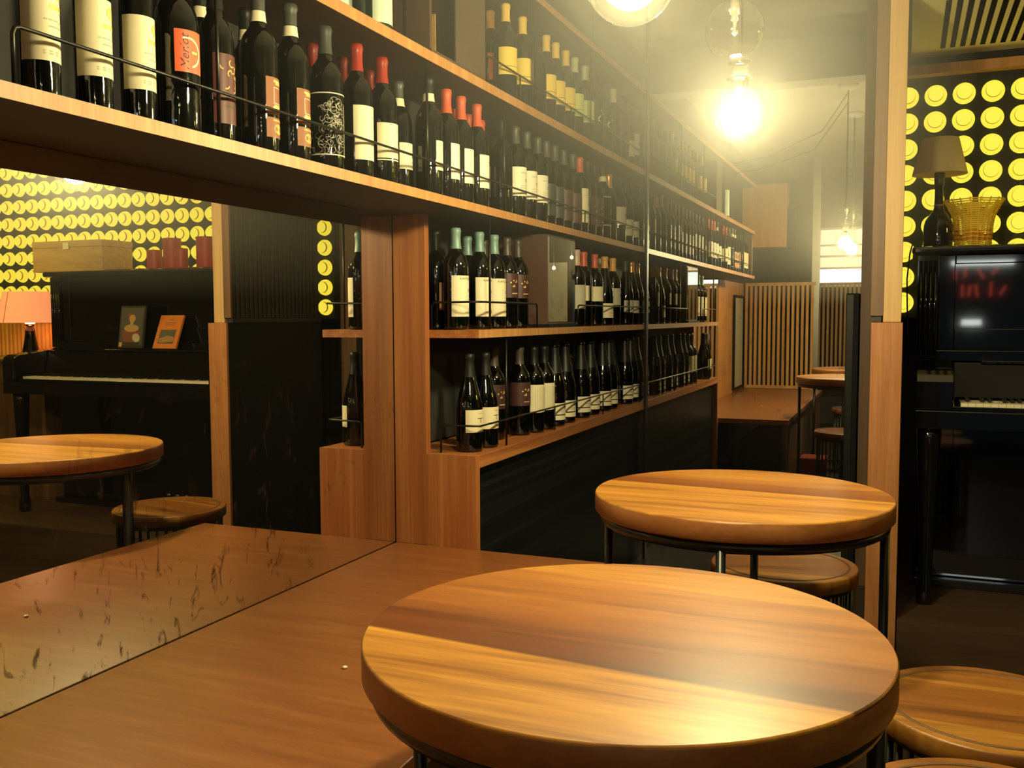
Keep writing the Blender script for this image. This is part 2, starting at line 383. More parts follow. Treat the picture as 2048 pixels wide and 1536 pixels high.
struct('floor', MB().box(-.10, 4.40, -2.1, 4.62, -.06, 0), M['floor'])
struct('ceiling', MB().box(-.10, 4.40, -2.1, 4.62, CEIL, CEIL+.06), M['concrete'])
struct('wall_left', MB().box(-.10, -.012, -2.1, 4.62, 0, CEIL), M['wall_dark'])
struct('wall_end', MB().box(-.012, 4.40, 4.545, 4.62, 0, CEIL), M['wall_dark'])
struct('wall_right', MB().box(4.30, 4.40, -2.1, 4.545, 0, CEIL), M['wall_dark'])
wb = MB().box(-.012, .50, -2.1, -1.98, 0, CEIL).box(2.9, 4.30, -2.1, -1.98, 0, CEIL).box(.5, 2.9, -2.1, -1.98, 2.15, CEIL).box(.5, 1.7, -2.1, -1.98, 0, 1.5).box(1.55, 1.7, -2.1, -1.98, 1.5, 2.15)
struct('wall_back', wb, M['wall_dark'])
struct('trim_1', MB().box(1.375, 4.30, 4.285, 4.345, 2.168, 2.206), M['veneer_edge'], 'oak rail above the lit yellow discs')
struct('trim_2', MB().box(1.262, 1.378, 4.40, 4.52, 0, CEIL), M['brown_stile'], 'dark brown upright board beside the end mirror')
struct('trim_3', MB().box(0, 4.3, 3.39, 3.56, 2.47, CEIL), M['concrete'], 'concrete ceiling beam')
struct('ceiling_alcove', MB().box(1.44, 4.30, 3.56, 4.345, 2.25, 2.30).box(1.44, 4.3, 3.56, 3.58, 2.3, CEIL), M['soffit'])
# window and glazed door in the back wall (seen only in the mirrors and the piano lacquer)
w = MB(); w.box(.50, 1.55, -2.05, -2.03, 1.5, 1.70, 0).box(.50, 1.55, -2.05, -2.03, 1.71, 1.83, 1).box(.50, 1.55, -2.05, -2.03, 1.84, 2.15, 2)
win = w.build('window_1', [M['cold_light'], M['warm_light'], M['warm_light']]); win['kind'] = 'structure'
f = MB()
for z in (1.50, 1.70, 1.83, 1.95, 2.13): f.box(.5, 1.55, -2.03, -1.98, z, z+.02)
f.build('window_frame', M['steel'], win)
d = MB().box(1.7, 2.9, -2.05, -2.03, 0, 1.64, 0).box(1.7, 2.9, -2.05, -2.03, 1.705, 2.15, 2)
d.box(1.83, 2.36, -2.05, -2.03, 1.655, 1.70, 1).box(2.34, 2.6, -2.05, -2.035, 1.705, 1.78, 1).box(1.93, 2.10, -2.035, -2.025, 1.095, 1.15, 1)
door = d.build('door_1', [M['dusk'], M['tube_light'], M['black_board']]); door['kind'] = 'structure'
f = MB()
for x in (1.7, 2.86): f.box(x, x+.04, -2.03, -1.98, 0, 2.15)
f.build('door_frame', M['black_metal'], door)
g = MB(); rot = lambda a: Matrix.Rotation(math.radians(a), 3, 'Y')
for x, z, hh, a in ((1.87, 1.57, .10, 0), (1.95, 1.59, .10, 0), (2.08, 1.58, .12, -30), (2.20, 1.60, .08, 40), (1.93, 1.42, .12, 0), (1.99, 1.42, .11, 8), (2.05, 1.42, .12, -8), (2.17, 1.43, .13, 0), (2.27, 1.42, .1, 30)):
    g.box(x-.012, x+.012, -2.02, -2.012, z-hh/2, z+hh/2, 0, rot(a), (x, -2.016, z))
o = g.build('neon_sign', M['neon_red']); tag(o, 'red sign strokes on the back door, blurred in the piano panel', 'sign')
o = MB().box(2.9, 4.25, -1.979, -1.96, .002, 1.85).build('tiled_splashback', M['white_tile']); tag(o, 'white tiled wall behind the bar, seen in the small cabinet mirror', 'tiles')

# ------------------------------------------------------------------ mirrors
o = MB().box(-.011, 0, 1.06, 2.543, .48, 1.496).build('wall_mirror', M['mirror_side'])
tag(o, 'wide spotted antique mirror on the wall behind the bench', 'mirror')
o = MB().box(.0, 1.262, Y1, Y1+.012, 0, CEIL).build('end_mirror', M['mirror_far'])
tag(o, 'tall dusty mirror wall at the end of the bottle shelves', 'mirror')
o = MB().box(.272, .284, 4.505, Y1, .0, CEIL).build('mirror_edge_strip', M['rod_metal'])
tag(o, 'thin dark metal strip upright where shelves meet the end mirror', 'trim strip')
# wooden end of the bench wall (behind the camera, seen in the end mirror)
t = thing('wall_panel', 'orange oak wall panel above the bench, beyond the spotted mirror', 'panel', (0, 0, 0))
MB().box(-.011, .004, -.25, .45, .4965, 1.496).build('board', M['oak_orange'], t)
MB().box(-.011, .004, .453, 1.058, .4965, 1.496).build('board', M['oak_orange'], t)
t = thing('framed_print', 'narrow black framed pale print on the oak wall panel', 'picture', (.004, .1, .95))
MB().box(0, .022, -.26, .26, -.43, -.41).box(0, .022, -.26, .26, .41, .43).box(0, .022, -.26, -.24, -.41, .41).box(0, .022, .24, .26, -.41, .41).build('frame', M['black_board'], t)
MB().box(0, .012, -.24, .24, -.41, .41).build('print', M['paper_grey'], t)

# ------------------------------------------------------------------ bench
t = thing('wall_bench', 'long wide wooden bench along the spotted mirror', 'bench', (0, 0, 0))
MB().box(.003, .74, -.25, Y0-.002, .462, .496).build('seat', M['bench_wood'], t, .002)
MB().box(.70, .725, -.25, Y0-.004, .0, .460).build('front_panel', M['dark_wood'], t)

# ------------------------------------------------------------------ shelf wall
t = thing('wall_gable', 'stepped oak upright between bench and bottle niche', 'upright panel')
MB().box(.002, .109, Y0, Y0+.028, .496, 1.4965).build('upright', M['veneer_v'], t)
g = MB().box(.1091, XB, Y0, Y0+.028, .0, .7765); g.build('lower_board', M['veneer_v'], t)
t = thing('bottle_cabinet', 'low cabinet with bottle ledge and black mosaic front', 'cabinet')
MB().box(.003, XB, Y0+.0285, Y1-.003, .737, .776).build('top', M['veneer_y'], t, .0015)
MB().box(.20, .245, Y0+.0285, Y1-.003, 0, .7365).build('front_panel', M['mosaic'], t)

def shelf(name, label, ya, yb, z0, z1, rail, rods, posts, rail_z=.083, x0=.004, mat='underside_shaded'):
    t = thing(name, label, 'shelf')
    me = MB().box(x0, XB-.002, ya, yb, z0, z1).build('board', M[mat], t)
    MB().box(XB-.0019, XB, ya, yb, z0, z1).build('front_edge', M['veneer_edge'], t)
    for (ra, rb) in rail:
        zr = z1+rail_z
        pts = [(.268, ra, z1+.001), (.268, ra, zr-.012), (.268, ra+.004, zr-.003), (.268, ra+.013, zr), (.268, rb, zr)]
        r = MB().tube(pts, .0032, 8).build('guard_rail', M['rod_metal'], t)
        for p in posts:
            if ra < p < rb: MB().cyl(.268, p, z1+.001, zr, .0028, 8).build('rail_post', M['rod_metal'], r)
    for (y, zt) in rods: MB().cyl(.261, y, z1+.001, zt, .0035, 10).build('support_rod', M['rod_metal'], t)
    return t
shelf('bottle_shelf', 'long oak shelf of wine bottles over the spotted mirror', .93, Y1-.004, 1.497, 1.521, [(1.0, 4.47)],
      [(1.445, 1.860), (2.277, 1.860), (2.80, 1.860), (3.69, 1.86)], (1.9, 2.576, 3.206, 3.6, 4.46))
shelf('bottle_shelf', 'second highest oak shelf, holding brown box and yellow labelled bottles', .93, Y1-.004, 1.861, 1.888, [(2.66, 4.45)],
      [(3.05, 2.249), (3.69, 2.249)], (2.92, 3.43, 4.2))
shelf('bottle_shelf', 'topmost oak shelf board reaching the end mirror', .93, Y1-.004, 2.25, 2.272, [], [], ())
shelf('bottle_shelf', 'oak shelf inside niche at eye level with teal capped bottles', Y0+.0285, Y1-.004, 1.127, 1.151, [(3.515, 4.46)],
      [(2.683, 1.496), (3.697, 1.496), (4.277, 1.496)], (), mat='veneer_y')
t = thing('ledge_rail', 'thin dark guard rail along the low bottle ledge', 'rail')
MB().tube([(.14, 2.582, .777), (.14, 2.582, .852), (.148, 2.582, .861), (.25, 2.582, .862), (.2675, 2.592, .862), (.268, 2.61, .862), (.268, 4.44, .862), (.268, 4.45, .852), (.268, 4.45, .777)], .0032, 8).build('rail', M['rod_metal'], t)
for y in (3.25, 3.85): MB().cyl(.268, y, .777, .862, .0028, 8).build('post', M['rod_metal'], t)
for y in (2.81,): MB().cyl(.261, y, .777, 1.1265, .0035, 10).build('support_rod', M['rod_metal'], t)
t = thing('niche_rail', 'short dark guard rail before the teal capped bottles', 'rail')
MB().tube([(.112, 2.582, 1.152), (.112, 2.582, 1.224), (.12, 2.582, 1.234), (.25, 2.582, 1.235), (.2675, 2.592, 1.235), (.268, 2.61, 1.235), (.268, 3.06, 1.235), (.268, 3.07, 1.225), (.268, 3.07, 1.152)], .0032, 8).build('rail', M['rod_metal'], t)
o = MB().box(-.011, .003, Y0+.03, Y1-.002, .78, 1.497).box(-.011, .003, .93, Y1-.002, 1.4971, CEIL).build('shelf_back', M['dark_back'])
tag(o, 'dark back board behind the bottle shelves', 'back board')
# end box of the upper shelves, far left
t = thing('end_post', 'dark brown upright at the near end of the long shelf', 'upright panel')
MB().box(.05, .255, .935, .985, 1.5215, 1.860).build('upright', M['box_brown'], t)
MB().box(.2555, .2575, .955, .962, 1.56, 1.83).build('inlay', M['gold'], t)

# open-fronted box on the second shelf
t = thing('display_box', 'large brown open fronted box on the second highest shelf', 'box', (0, 2.295, 1.8885))
MB().box(.04, .262, 0, .012, .012, .33).build('side_panel', M['box_brown'], t)
MB().box(.2625, .2665, .15, .35, .012, .33).build('front_panel', M['box_grey'], t)
MB().box(.04, .2665, .0005, .35, 0, .0115).build('base', M['box_brown'], t)
MB().box(.04, .052, .0125, .35, .012, .33).build('back_panel', M['black_board'], t)
MB().box(.052, .262, .338, .35, .012, .33).build('side_panel', M['box_brown'], t)
arc = [(.05, -.001, .02), (.05, -.001, .20)] + [(.05+.09*math.sin(a)*1.0, -.001, .20+.03*math.sin(a*2)) for a in ()]
MB().tube([(.188, -.0015, .018), (.188, -.0015, .185), (.18, -.0015, .205), (.165, -.0015, .212), (.06, -.0015, .232)], .0035, 6).build('inlay_line', M['black_board'], t)
t = thing('notice_card', 'small ochre card standing inside the brown open box', 'card', (.13, 2.42, 1.9005))
MB().box(0, .085, 0, .003, 0, .13).build('card', M['crate_wood'], t)

t = thing('mirror_cabinet', 'small brown cabinet with mirrored front in the niche', 'cabinet', (0, 3.195, 1.1515))
MB().box(.03, .258, 0, .31, .012, .332).build('body', M['box_brown'], t)
MB().box(.2585, .262, .012, .30, .02, .325).build('mirror_door', M['mirror_small'], t)
MB().box(.03, .266, -.002, .31, 0, .0115).build('base', M['black_board'], t)

# ------------------------------------------------------------------ bottles
def prof(shape, R, h):
    rn = .0138
    if shape == 'bordeaux':
        s = .61*h
        P = [(R*.86, 0), (R*.97, .003), (R, .009), (R, s), (R*.985, s+.010), (R*.93, s+.021), (R*.80, s+.034), (R*.60, s+.045), (R*.46, s+.054), (rn+.0015, s+.066), (rn, s+.080), (rn, h-.014), (rn+.0015, h-.013), (rn+.0015, h-.004), (rn, h)]
    elif shape == 'tall':
        s = .67*h
        P = [(R*.86, 0), (R*.97, .003), (R, .009), (R, s), (R*.985, s+.010), (R*.93, s+.020), (R*.80, s+.032), (R*.62, s+.041), (rn+.002, s+.05), (rn, s+.06), (rn, h-.014), (rn+.0015, h-.013), (rn+.0015, h-.004), (rn, h)]
    elif shape == 'broad':
        s = .56*h
        P = [(R*.86, 0), (R*.97, .003), (R, .010), (R, s), (R*.985, s+.014), (R*.94, s+.028), (R*.84, s+.044), (R*.66, s+.058), (R*.45, s+.068), (rn+.002, s+.078), (rn, s+.09), (rn, h-.014), (rn+.0015, h-.013), (rn+.0015, h-.004), (rn, h)]
    elif shape == 'burgundy':
        s = .42*h
        P = [(R*.86, 0), (R*.97, .003), (R, .010), (R, s), (R*.985, s+.012), (R*.92, s+.030), (R*.78, s+.055), (R*.62, s+.078), (R*.49, s+.100), (R*.42, s+.118), (rn+.0015, s+.132), (rn, s+.145), (rn, h-.014), (rn+.0015, h-.013), (rn+.0015, h-.004), (rn, h)]
    else:
        s = .44*h
        P = [(R*.86, 0), (R*.97, .003), (R, .010), (R, s), (R*.985, s+.012), (R*.90, s+.035), (R*.74, s+.065), (R*.58, s+.095), (R*.47, s+.118), (R*.42, s+.130), (rn+.002, s+.142), (rn+.001, h-.014), (rn+.004, h-.012), (rn+.004, h-.003), (rn, h)]
    return P
def r_at(P, z):
    for (r0, z0), (r1, z1) in zip(P, P[1:]):
        if z0 <= z <= z1 and z1 > z0: return r0+(r1-r0)*(z-z0)/(z1-z0)
    return P[-1][0]
def patch(mb, R, a0, a1, z0, z1, mi, lift, n=14):
    """curved rectangle on a bottle: angles in radians from +X, anticlockwise"""
    vs = []; fs = []
    for i in range(n+1):
        a = a0+(a1-a0)*i/n
        for z in (z0, z1): vs.append(((R+lift)*math.cos(a), (R+lift)*math.sin(a), z))
    for i in range(n): fs.append((2*i, 2*i+2, 2*i+3, 2*i+1))
    mb._add(vs, fs, mi, True)
def wrap_poly(mb, vs, fs, R, ac, zc, mi, lift):
    mb._add([((R+lift)*math.cos(ac+v.x/R), (R+lift)*math.sin(ac+v.x/R), zc+v.y) for v in vs], fs, mi, True)
def ring_poly(r0, r1, a0, a1, n=24, sx=1., sy=1.):
    vs = []; fs = []
    for i in range(n+1):
        a = a0+(a1-a0)*i/n
        vs += [Vector((r0*sx*math.cos(a), r0*sy*math.sin(a), 0)), Vector((r1*sx*math.cos(a), r1*sy*math.sin(a), 0))]
    for i in range(n): fs.append((2*i, 2*i+1, 2*i+3, 2*i+2))
    return vs, fs
def rect_poly(x0, x1, y0, y1, n=1):
    vs = []; fs = []
    for i in range(n+1):
        x = x0+(x1-x0)*i/n; vs += [Vector((x, y0, 0)), Vector((x, y1, 0))]
    for i in range(n): fs.append((2*i, 2*i+2, 2*i+3, 2*i+1))
    return vs, fs

# label designs: list of (paper, z0, z1, half-angle deg, centre deg, marks)
def marks_chateau(W, z0, z1):
    h = z1-z0; out = []
    out.append(('gold', ring_poly(.004, .011, 0, 2*PI, 14), .6, z0+h*.84))
    out.append(('gold', rect_poly(-.014, .014, -.004, .004, 3), .45, z0+h*.66))
    for k, (w, y) in enumerate([(.020, .50), (.013, .42), (.018, .30), (.022, .12), (.022, .09)]): out.append(('ink', rect_poly(-w, w, -.0012, .0012, 4), .35, z0+h*y))
    return out
def marks_small(W, z0, z1):
    h = z1-z0; out = [('ink', rect_poly(-.012, .012, -.0012, .0012, 3), .2, z0+h*.80), ('ink', ring_poly(0.002, .006, 0, 2*PI, 12), .55, z0+h*.55)]
    for y in (.36, .28, .14): out.append(('ink', rect_poly(-.014, .014, -.0008, .0008, 3), .2, z0+h*y))
    return out
def marks_merlot(W, z0, z1):
    h = z1-z0; c = z0+h*.47
    return [('paper', ring_poly(.0235, .0272, -1.25, PI*.62, 30), -.12, c), ('ink_wine', ('Merlot', .0225, 90, .3), -.25, c+.000), ('gold', rect_poly(-.006, .006, -.0022, .0022, 2), .22, c+.001)]
def marks_band(W, z0, z1):
    h = z1-z0; out = []
    sq = [rect_poly(-.016, .016, .015, .0162, 4), rect_poly(-.016, .016, -.0162, -.015, 4), rect_poly(-.016, -.0148, -.016, .016), rect_poly(.0148, .016, -.016, .016)]
    for q in sq: out.append(('paper', q, .15, z0+h*.52))
    for w, y in ((.016, .90), (.011, .84), (.015, .24), (.018, .19), (.008, .14)): out.append(('gold', rect_poly(-w, w, -.0022, .0022, 4), .15, z0+h*y))
    return out
def marks_stamp(W, z0, z1):
    c = (z0+z1)/2
    return [('bronze', ring_poly(0, .014, 0, 2*PI, 16, 1.1, .75), .12, c-.002), ('bronze', rect_poly(-.017, .017, -.0016, .0016, 4), .12, z1-.005)]
def marks_frame(W, z0, z1):
    r = .036; w = W*r*.88
    return [('paper', rect_poly(-w, w, -.0009, .0009, 6), 0, z1-.004), ('paper', rect_poly(-w, w, -.0009, .0009, 6), 0, z0+.004), ('paper', rect_poly(-w, -w+.0016, -(z1-z0)/2+.004, (z1-z0)/2-.004), 0, (z0+z1)/2), ('print_red', rect_poly(-.008, .008, -.002, .002, 2), 0, z0+.022), ('paper', ring_poly(0, .0035, 0, 2*PI, 8), .1, z1-.022)]
def marks_ornate(W, z0, z1):
    h = z1-z0; out = []
    rnd = random.Random(3)
    for k in range(11):
        a = rnd.uniform(0, 5); out.append(('bronze', ring_poly(.005, .0075, a, a+rnd.uniform(1.5, 4), 10), rnd.uniform(-.5, .8), z0+h*rnd.uniform(.45, .9)))
    out.append(('ink_dark', rect_poly(-.02, .02, -.002, .002, 4), .2, z0+h*.25))
    return out
def marks_etched(W, z0, z1):
    out = []; rnd = random.Random(11); h = z1-z0
    for y in (z0+.0012, z1-.0012): out.append(('etch', rect_poly(-.058, .058, -.0013, .0013, 16), 0, y))
    for k in range(120):
        a = rnd.uniform(0, 6.28); r = rnd.uniform(.003, .012); u = rnd.gauss(.25, .36); y = rnd.uniform(.30, .86) if k < 85 else rnd.uniform(.06, .45)
        out.append(('etch', ring_poly(r, r+.00055, a, a+rnd.uniform(1.2, 4.2), 10, 1, rnd.uniform(.6, 1.3)), u if k < 85 else rnd.uniform(-1.3, 1.2), z0+h*y))
    return out
def marks_dots(W, z0, z1):
    h = z1-z0; out = []
    for (x, y) in ((-.016, .62), (-.006, .70), (.003, .64), (.006, .71), (.009, .66), (-.004, .50), (-.008, .46), (-.003, .46)):
        out.append(('gold', ring_poly(0, .0026, 0, 2*PI, 10), .15+x/.036, z0+h*y))
    out.append(('ink_dark', rect_poly(-.045, .045, -.001, .001, 10), 0, z0+h*.33))
    for k in range(6): out.append(('paper', rect_poly(-.0016, .0016, -.0014, .0014), .15+.11*(k-2.5), z0+h*.17))
    return out
def marks_arrow(W, z0, z1):
    c = (z0+z1)/2
    v1 = [Vector((-.004, 0, 0)), Vector((.016, .013, 0)), Vector((.016, .005, 0))]; v2 = [Vector((-.004, 0, 0)), Vector((.016, -.005, 0)), Vector((.016, -.013, 0))]
    return [('ink_dark', (v1, [(0, 2, 1)]), .12, c), ('ink_dark', (v2, [(0, 2, 1)]), .12, c), ('bronze', rect_poly(-.012, -.006, -.001, .001), .0, c)]
def marks_T(W, z0, z1):
    c = (z0+z1)/2; h = z1-z0
    return [('ink_dark', rect_poly(-.012, .012, -.0011, .0011, 3), .25, c+h*.12), ('ink_dark', rect_poly(-.0012, .0012, -.014, 0), .25, c+h*.12), ('ink', rect_poly(-.011, .011, -.003, .003, 3), .28, z0+h*.24), ('ink', rect_poly(-.011, .011, -.001, .001, 3), .3, z0+h*.84)]
def marks_lines(W, z0, z1):
    h = z1-z0; out = []; rnd = random.Random(5)
    for k in range(9):
        out.append(('ink', rect_poly(-.0006, .0006, -h*.40, h*.40), -.9+.2*k, (z0+z1)/2))
    return out
def marks_text(txt):
    def fn(W, z0, z1):
        h = z1-z0
        return [('ink_dark', (txt, .0105, 0, 0.), .18, z0+h*.92), ('ink', ring_poly(.0015, .006, 0, 2*PI, 10), .55, z0+h*.64), ('ink', rect_poly(-.006, .006, -.0008, .0008, 2), .5, z0+h*.50), ('ink', rect_poly(-.006, .006, -.0008, .0008, 2), .5, z0+h*.42), ('ink_dark', ring_poly(0, .0035, 0, 2*PI, 10, .7, 1.2), .75, z0+h*.17)]
    return fn
def marks_sq(W, z0, z1):
    h = z1-z0
    return [('print_grey', rect_poly(-.006, .006, -.006, .006, 2), .4, z0+h*.55), ('ink', rect_poly(-.01, .01, -.001, .001, 2), .3, z0+h*.28)]
def marks_line(W, z0, z1):
    return [('ink_dark', rect_poly(-W*.036, W*.036, -.0008, .0008, 10), 0, z0+(z1-z0)*.30)]
def marks_strip(W, z0, z1): return [('paper_white', rect_poly(-.008, .008, -.001, .001, 2), .2, z1-.008), ('gold', ring_poly(0, .003, 0, 2*PI, 8), .3, (z0+z1)/2)]
def marks_starry(W, z0, z1):
    rnd = random.Random(9); h = z1-z0
    return [('gold', ring_poly(0, rnd.uniform(.0015, .004), 0, 2*PI, 7), rnd.uniform(-.8, .9), z0+h*rnd.uniform(.2, 1)) for k in range(16)]
def marks_wline(W, z0, z1):
    return [('paper_white', rect_poly(-.040, .040, -.0012, .0012, 10), 0, z0+.002), ('paper_white', rect_poly(-.04, .04, -.0012, .0012, 10), 0, z1-.002), ('paper_white', rect_poly(-.008, .008, -.014, .014, 2), .55, (z0+z1)/2), ('ink_dark', rect_poly(-.004, .004, -.009, .009, 2), .55, (z0+z1)/2)]

# kind: shape, R, h, glass, capsule, capsule length, neck band, labels, description
K = {}
def kind(key, shape, R, h, cap, cl, band, labels, desc, glass='glass_dark'): K[key] = dict(shape=shape, R=R, h=h, cap=cap, cl=cl, band=band, labels=labels, desc=desc, glass=glass)
kind('cream_tall', 'tall', .0288, .315, 'cap_black', .06, None, [('paper', .055, .178, 92, -6, marks_chateau)], 'dark bottle with tall wraparound cream label')
kind('merlot', 'broad', .0405, .315, 'cap_black', .06, None, [('paper_orange', .104, .178, 40, -10, marks_merlot)], 'round shouldered dark bottle with orange Merlot label')
kind('band_tan', 'bordeaux', .037, .325, 'cap_black', .045, 1, [('paper_tan', .055, .165, 45, 5, marks_frame)], 'dark bottle with pale framed tan label and cream neck band')
kind('red_ornate', 'bordeaux', .034, .31, 'cap_black', .06, None, [('paper_red', .035, .165, 60, 0, marks_ornate)], 'dark bottle with ornate dark red label')
kind('band_plain', 'bordeaux', .037, .325, 'cap_black', .045, 1, [], 'unlabelled dark bottle with cream neck band')
kind('band_orange', 'bordeaux', .0385, .332, 'cap_grey', .046, 1, [('paper_rust', .078, .152, 42, 8, marks_band), ('paper_rust', .032, .072, 42, 8, marks_stamp)], 'dark bottle with rust label and cream neck band')
kind('red_back', 'bordeaux', .037, .315, 'cap_darkred', .064, None, [], 'dark bottle with dark red capsule')
kind('etched', 'bordeaux', .0395, .322, 'cap_grey', .062, None, [('glass_dark', .032, .170, 100, -38, marks_etched)], 'black bottle with white etched figure drawing')
kind('red_cream', 'bordeaux', .038, .317, 'cap_red', .064, None, [('paper', .042, .169, 80, 8, marks_small)], 'dark bottle with large cream label and red capsule')
kind('red_cream_line', 'bordeaux', .038, .315, 'cap_red', .064, None, [('paper', .064, .150, 85, 8, marks_small), ('paper', .058, .061, 85, 8, None)], 'dark bottle with lower edged cream label and red capsule')
kind('band_cream', 'bordeaux', .037, .305, 'cap_grey', .045, 1, [('paper', .068, .138, 55, 0, marks_sq)], 'dark bottle with short cream label and cream neck band')
kind('band_cream_b', 'bordeaux', .038, .325, 'cap_black', .045, 1, [('paper', .070, .150, 45, 12, marks_sq)], 'dark bottle with small cream label and cream neck band')
kind('red_white', 'bordeaux', .0375, .315, 'cap_coral', .068, None, [('paper_white', .060, .160, 60, 12, marks_small)], 'dark bottle with coral capsule and pale label')
kind('red_white_back', 'bordeaux', .0375, .312, 'cap_coral', .068, None, [('paper_white', .06, .16, 60, 12, None)], 'dark bottle with coral capsule in the back row')
kind('plain', 'bordeaux', .037, .305, 'cap_black', .055, None, [], 'unlabelled dark bottle with black capsule')
kind('grey_cream', 'bordeaux', .0375, .305, 'cap_grey', .058, None, [('paper_white', .072, .168, 62, -28, marks_small)], 'dark bottle with grey capsule and plain pale label')
kind('blue_big', 'bordeaux', .0375, .305, 'cap_grey', .058, None, [('paper_blue', .035, .150, 110, 0, marks_strip)], 'dark bottle with large slate blue label')
kind('mauve_big', 'bordeaux', .0375, .305, 'cap_grey', .058, None, [('paper_mauve', .035, .150, 110, 0, marks_strip)], 'dark bottle with large mauve label')
kind('cream_narrow', 'bordeaux', .037, .305, 'cap_coral', .060, None, [('paper', .045, .180, 55, -28, marks_small)], 'dark bottle with tall narrow cream label')
kind('mauve_gold', 'bordeaux', .037, .305, 'cap_black', .055, None, [('paper_mauve', .045, .165, 85, 0, marks_dots)], 'dark bottle with gold dotted mauve label')
kind('white_line', 'bordeaux', .037, .315, 'cap_black', .042, 1, [('glass_dark', .06, .185, 90, 0, marks_wline)], 'dark bottle outlined with white lines and cream neck band')
kind('copper_plain', 'bordeaux', .0365, .295, 'cap_copper', .06, None, [], 'unlabelled dark bottle with copper capsule')
kind('grey_low', 'bordeaux', .037, .30, 'cap_black', .055, None, [('paper_grey', .085, .165, 60, -28, marks_sq)], 'dark bottle with grey label and printed square')
kind('cream_low', 'bordeaux', .037, .30, 'cap_black', .055, None, [('paper_grey', .045, .120, 70, -28, marks_small)], 'dark bottle with low pale grey label')
kind('green_mint', 'broad', .0405, .32, 'cap_black', .06, None, [('paper_mint', .018, .20, 75, 5, None)], 'green bottle with large mint label', 'glass_green')
kind('yellow', 'bordeaux', .0375, .315, 'cap_yellow', .058, None, [('paper_yellow', .084, .171, 84, -22, marks_line)], 'dark bottle with bright yellow label')
kind('orange_yellow', 'bordeaux', .0375, .315, 'cap_orange', .058, None, [('paper_orange', .084, .171, 80, 0, marks_line)], 'dark bottle with orange label and orange capsule')
kind('orange_back', 'bordeaux', .0375, .312, 'cap_orange', .062, None, [], 'unlabelled dark bottle with orange capsule')
kind('greenish', 'bordeaux', .0375, .315, 'cap_pale', .058, None, [('paper_green', .084, .171, 84, -22, marks_line)], 'dark bottle with lime green label')
kind('starry', 'bordeaux', .0385, .30, 'cap_black', .06, None, [('glass_green', .06, .17, 90, 0, marks_starry)], 'dark green bottle with gold specks', 'glass_green')
kind('pale_cap', 'bordeaux', .0375, .315, 'cap_cream', .062, None, [], 'unlabelled dark bottle with cream capsule')
kind('pale_square', 'bordeaux', .037, .30, 'cap_black', .055, None, [('paper_grey', .065, .165, 70, -28, marks_sq)], 'dark bottle with square pale label')
kind('pink_strip', 'bordeaux', .037, .305, 'cap_black', .06, None, [('paper_tan', .06, .145, 50, 0, None)], 'dark bottle with salmon label in the back row')
kind('teal', 'bordeaux', .0385, .308, 'cap_teal', .062, None, [('paper', .040, .164, 62, -26, marks_text('KIAMOSO'))], 'dark bottle with teal capsule and lettered cream label')
kind('teal_back', 'bordeaux', .0375, .305, 'cap_teal', .062, None, [('paper', .05, .15, 50, 0, None)], 'dark bottle with teal capsule in the back row')
kind('brown_dots_back', 'bordeaux', .0375, .302, 'cap_brown', .06, None, [('paper_purple', .10, .185, 110, 0, None)], 'dark bottle with brown capsule in the back row')
kind('purple_dots', 'bordeaux', .0385, .308, 'cap_brown', .06, None, [('paper_purple', .104, .186, 125, -30, marks_dots)], 'dark bottle with plum label of gold dots')
kind('pink_cream', 'bordeaux', .0375, .305, 'cap_pink', .062, None, [('paper_grey', .07, .165, 60, -28, marks_small)], 'dark bottle with pale pink capsule')
kind('cream_back', 'bordeaux', .0375, .30, 'cap_cream', .062, None, [], 'dark bottle with cream capsule')
kind('arrow', 'bordeaux', .0375, .302, 'cap_coral', .058, None, [('paper', .103, .165, 66, -32, marks_arrow)], 'dark bottle with black arrowhead label')
kind('cream_big_cap', 'bordeaux', .0375, .305, 'cap_cream', .07, None, [], 'dark bottle with wide cream capsule')
kind('gold_low', 'burgundy', .0395, .30, 'cap_orange', .05, None, [('paper', .033, .096, 70, -28, marks_small)], 'sloping dark bottle with low cream label')
kind('gold_grey', 'bordeaux', .0375, .30, 'cap_orange', .058, None, [('paper_grey', .09, .165, 60, -28, marks_sq)], 'dark bottle with gold capsule and grey label')
kind('grey_label', 'burgundy', .039, .30, 'cap_grey', .05, None, [('paper_grey', .058, .115, 60, -28, marks_small)], 'sloping dark bottle with grey label')
kind('orange_grey', 'burgundy', .039, .30, 'cap_copper', .05, None, [('paper_grey', .055, .115, 60, -28, marks_small)], 'sloping dark bottle with copper capsule and grey label')
kind('burg_T', 'burgundy', .0415, .30, 'cap_black', .07, None, [('paper', .061, .130, 56, -24, marks_T)], 'sloping black bottle with T marked cream label')
kind('white_text', 'bordeaux', .0385, .305, 'cap_black', .06, None, [('paper', .073, .172, 80, -8, marks_lines)], 'dark bottle with tall text filled cream label')
kind('sparkling', 'sparkling', .042, .31, 'cap_black', .11, None, [('paper', .045, .088, 55, -28, marks_small), ('paper', .024, .041, 55, -28, None)], 'black sparkling wine bottle with split cream label')
kind('plain_burg', 'burgundy', .041, .30, 'cap_black', .06, None, [], 'unlabelled sloping black bottle')

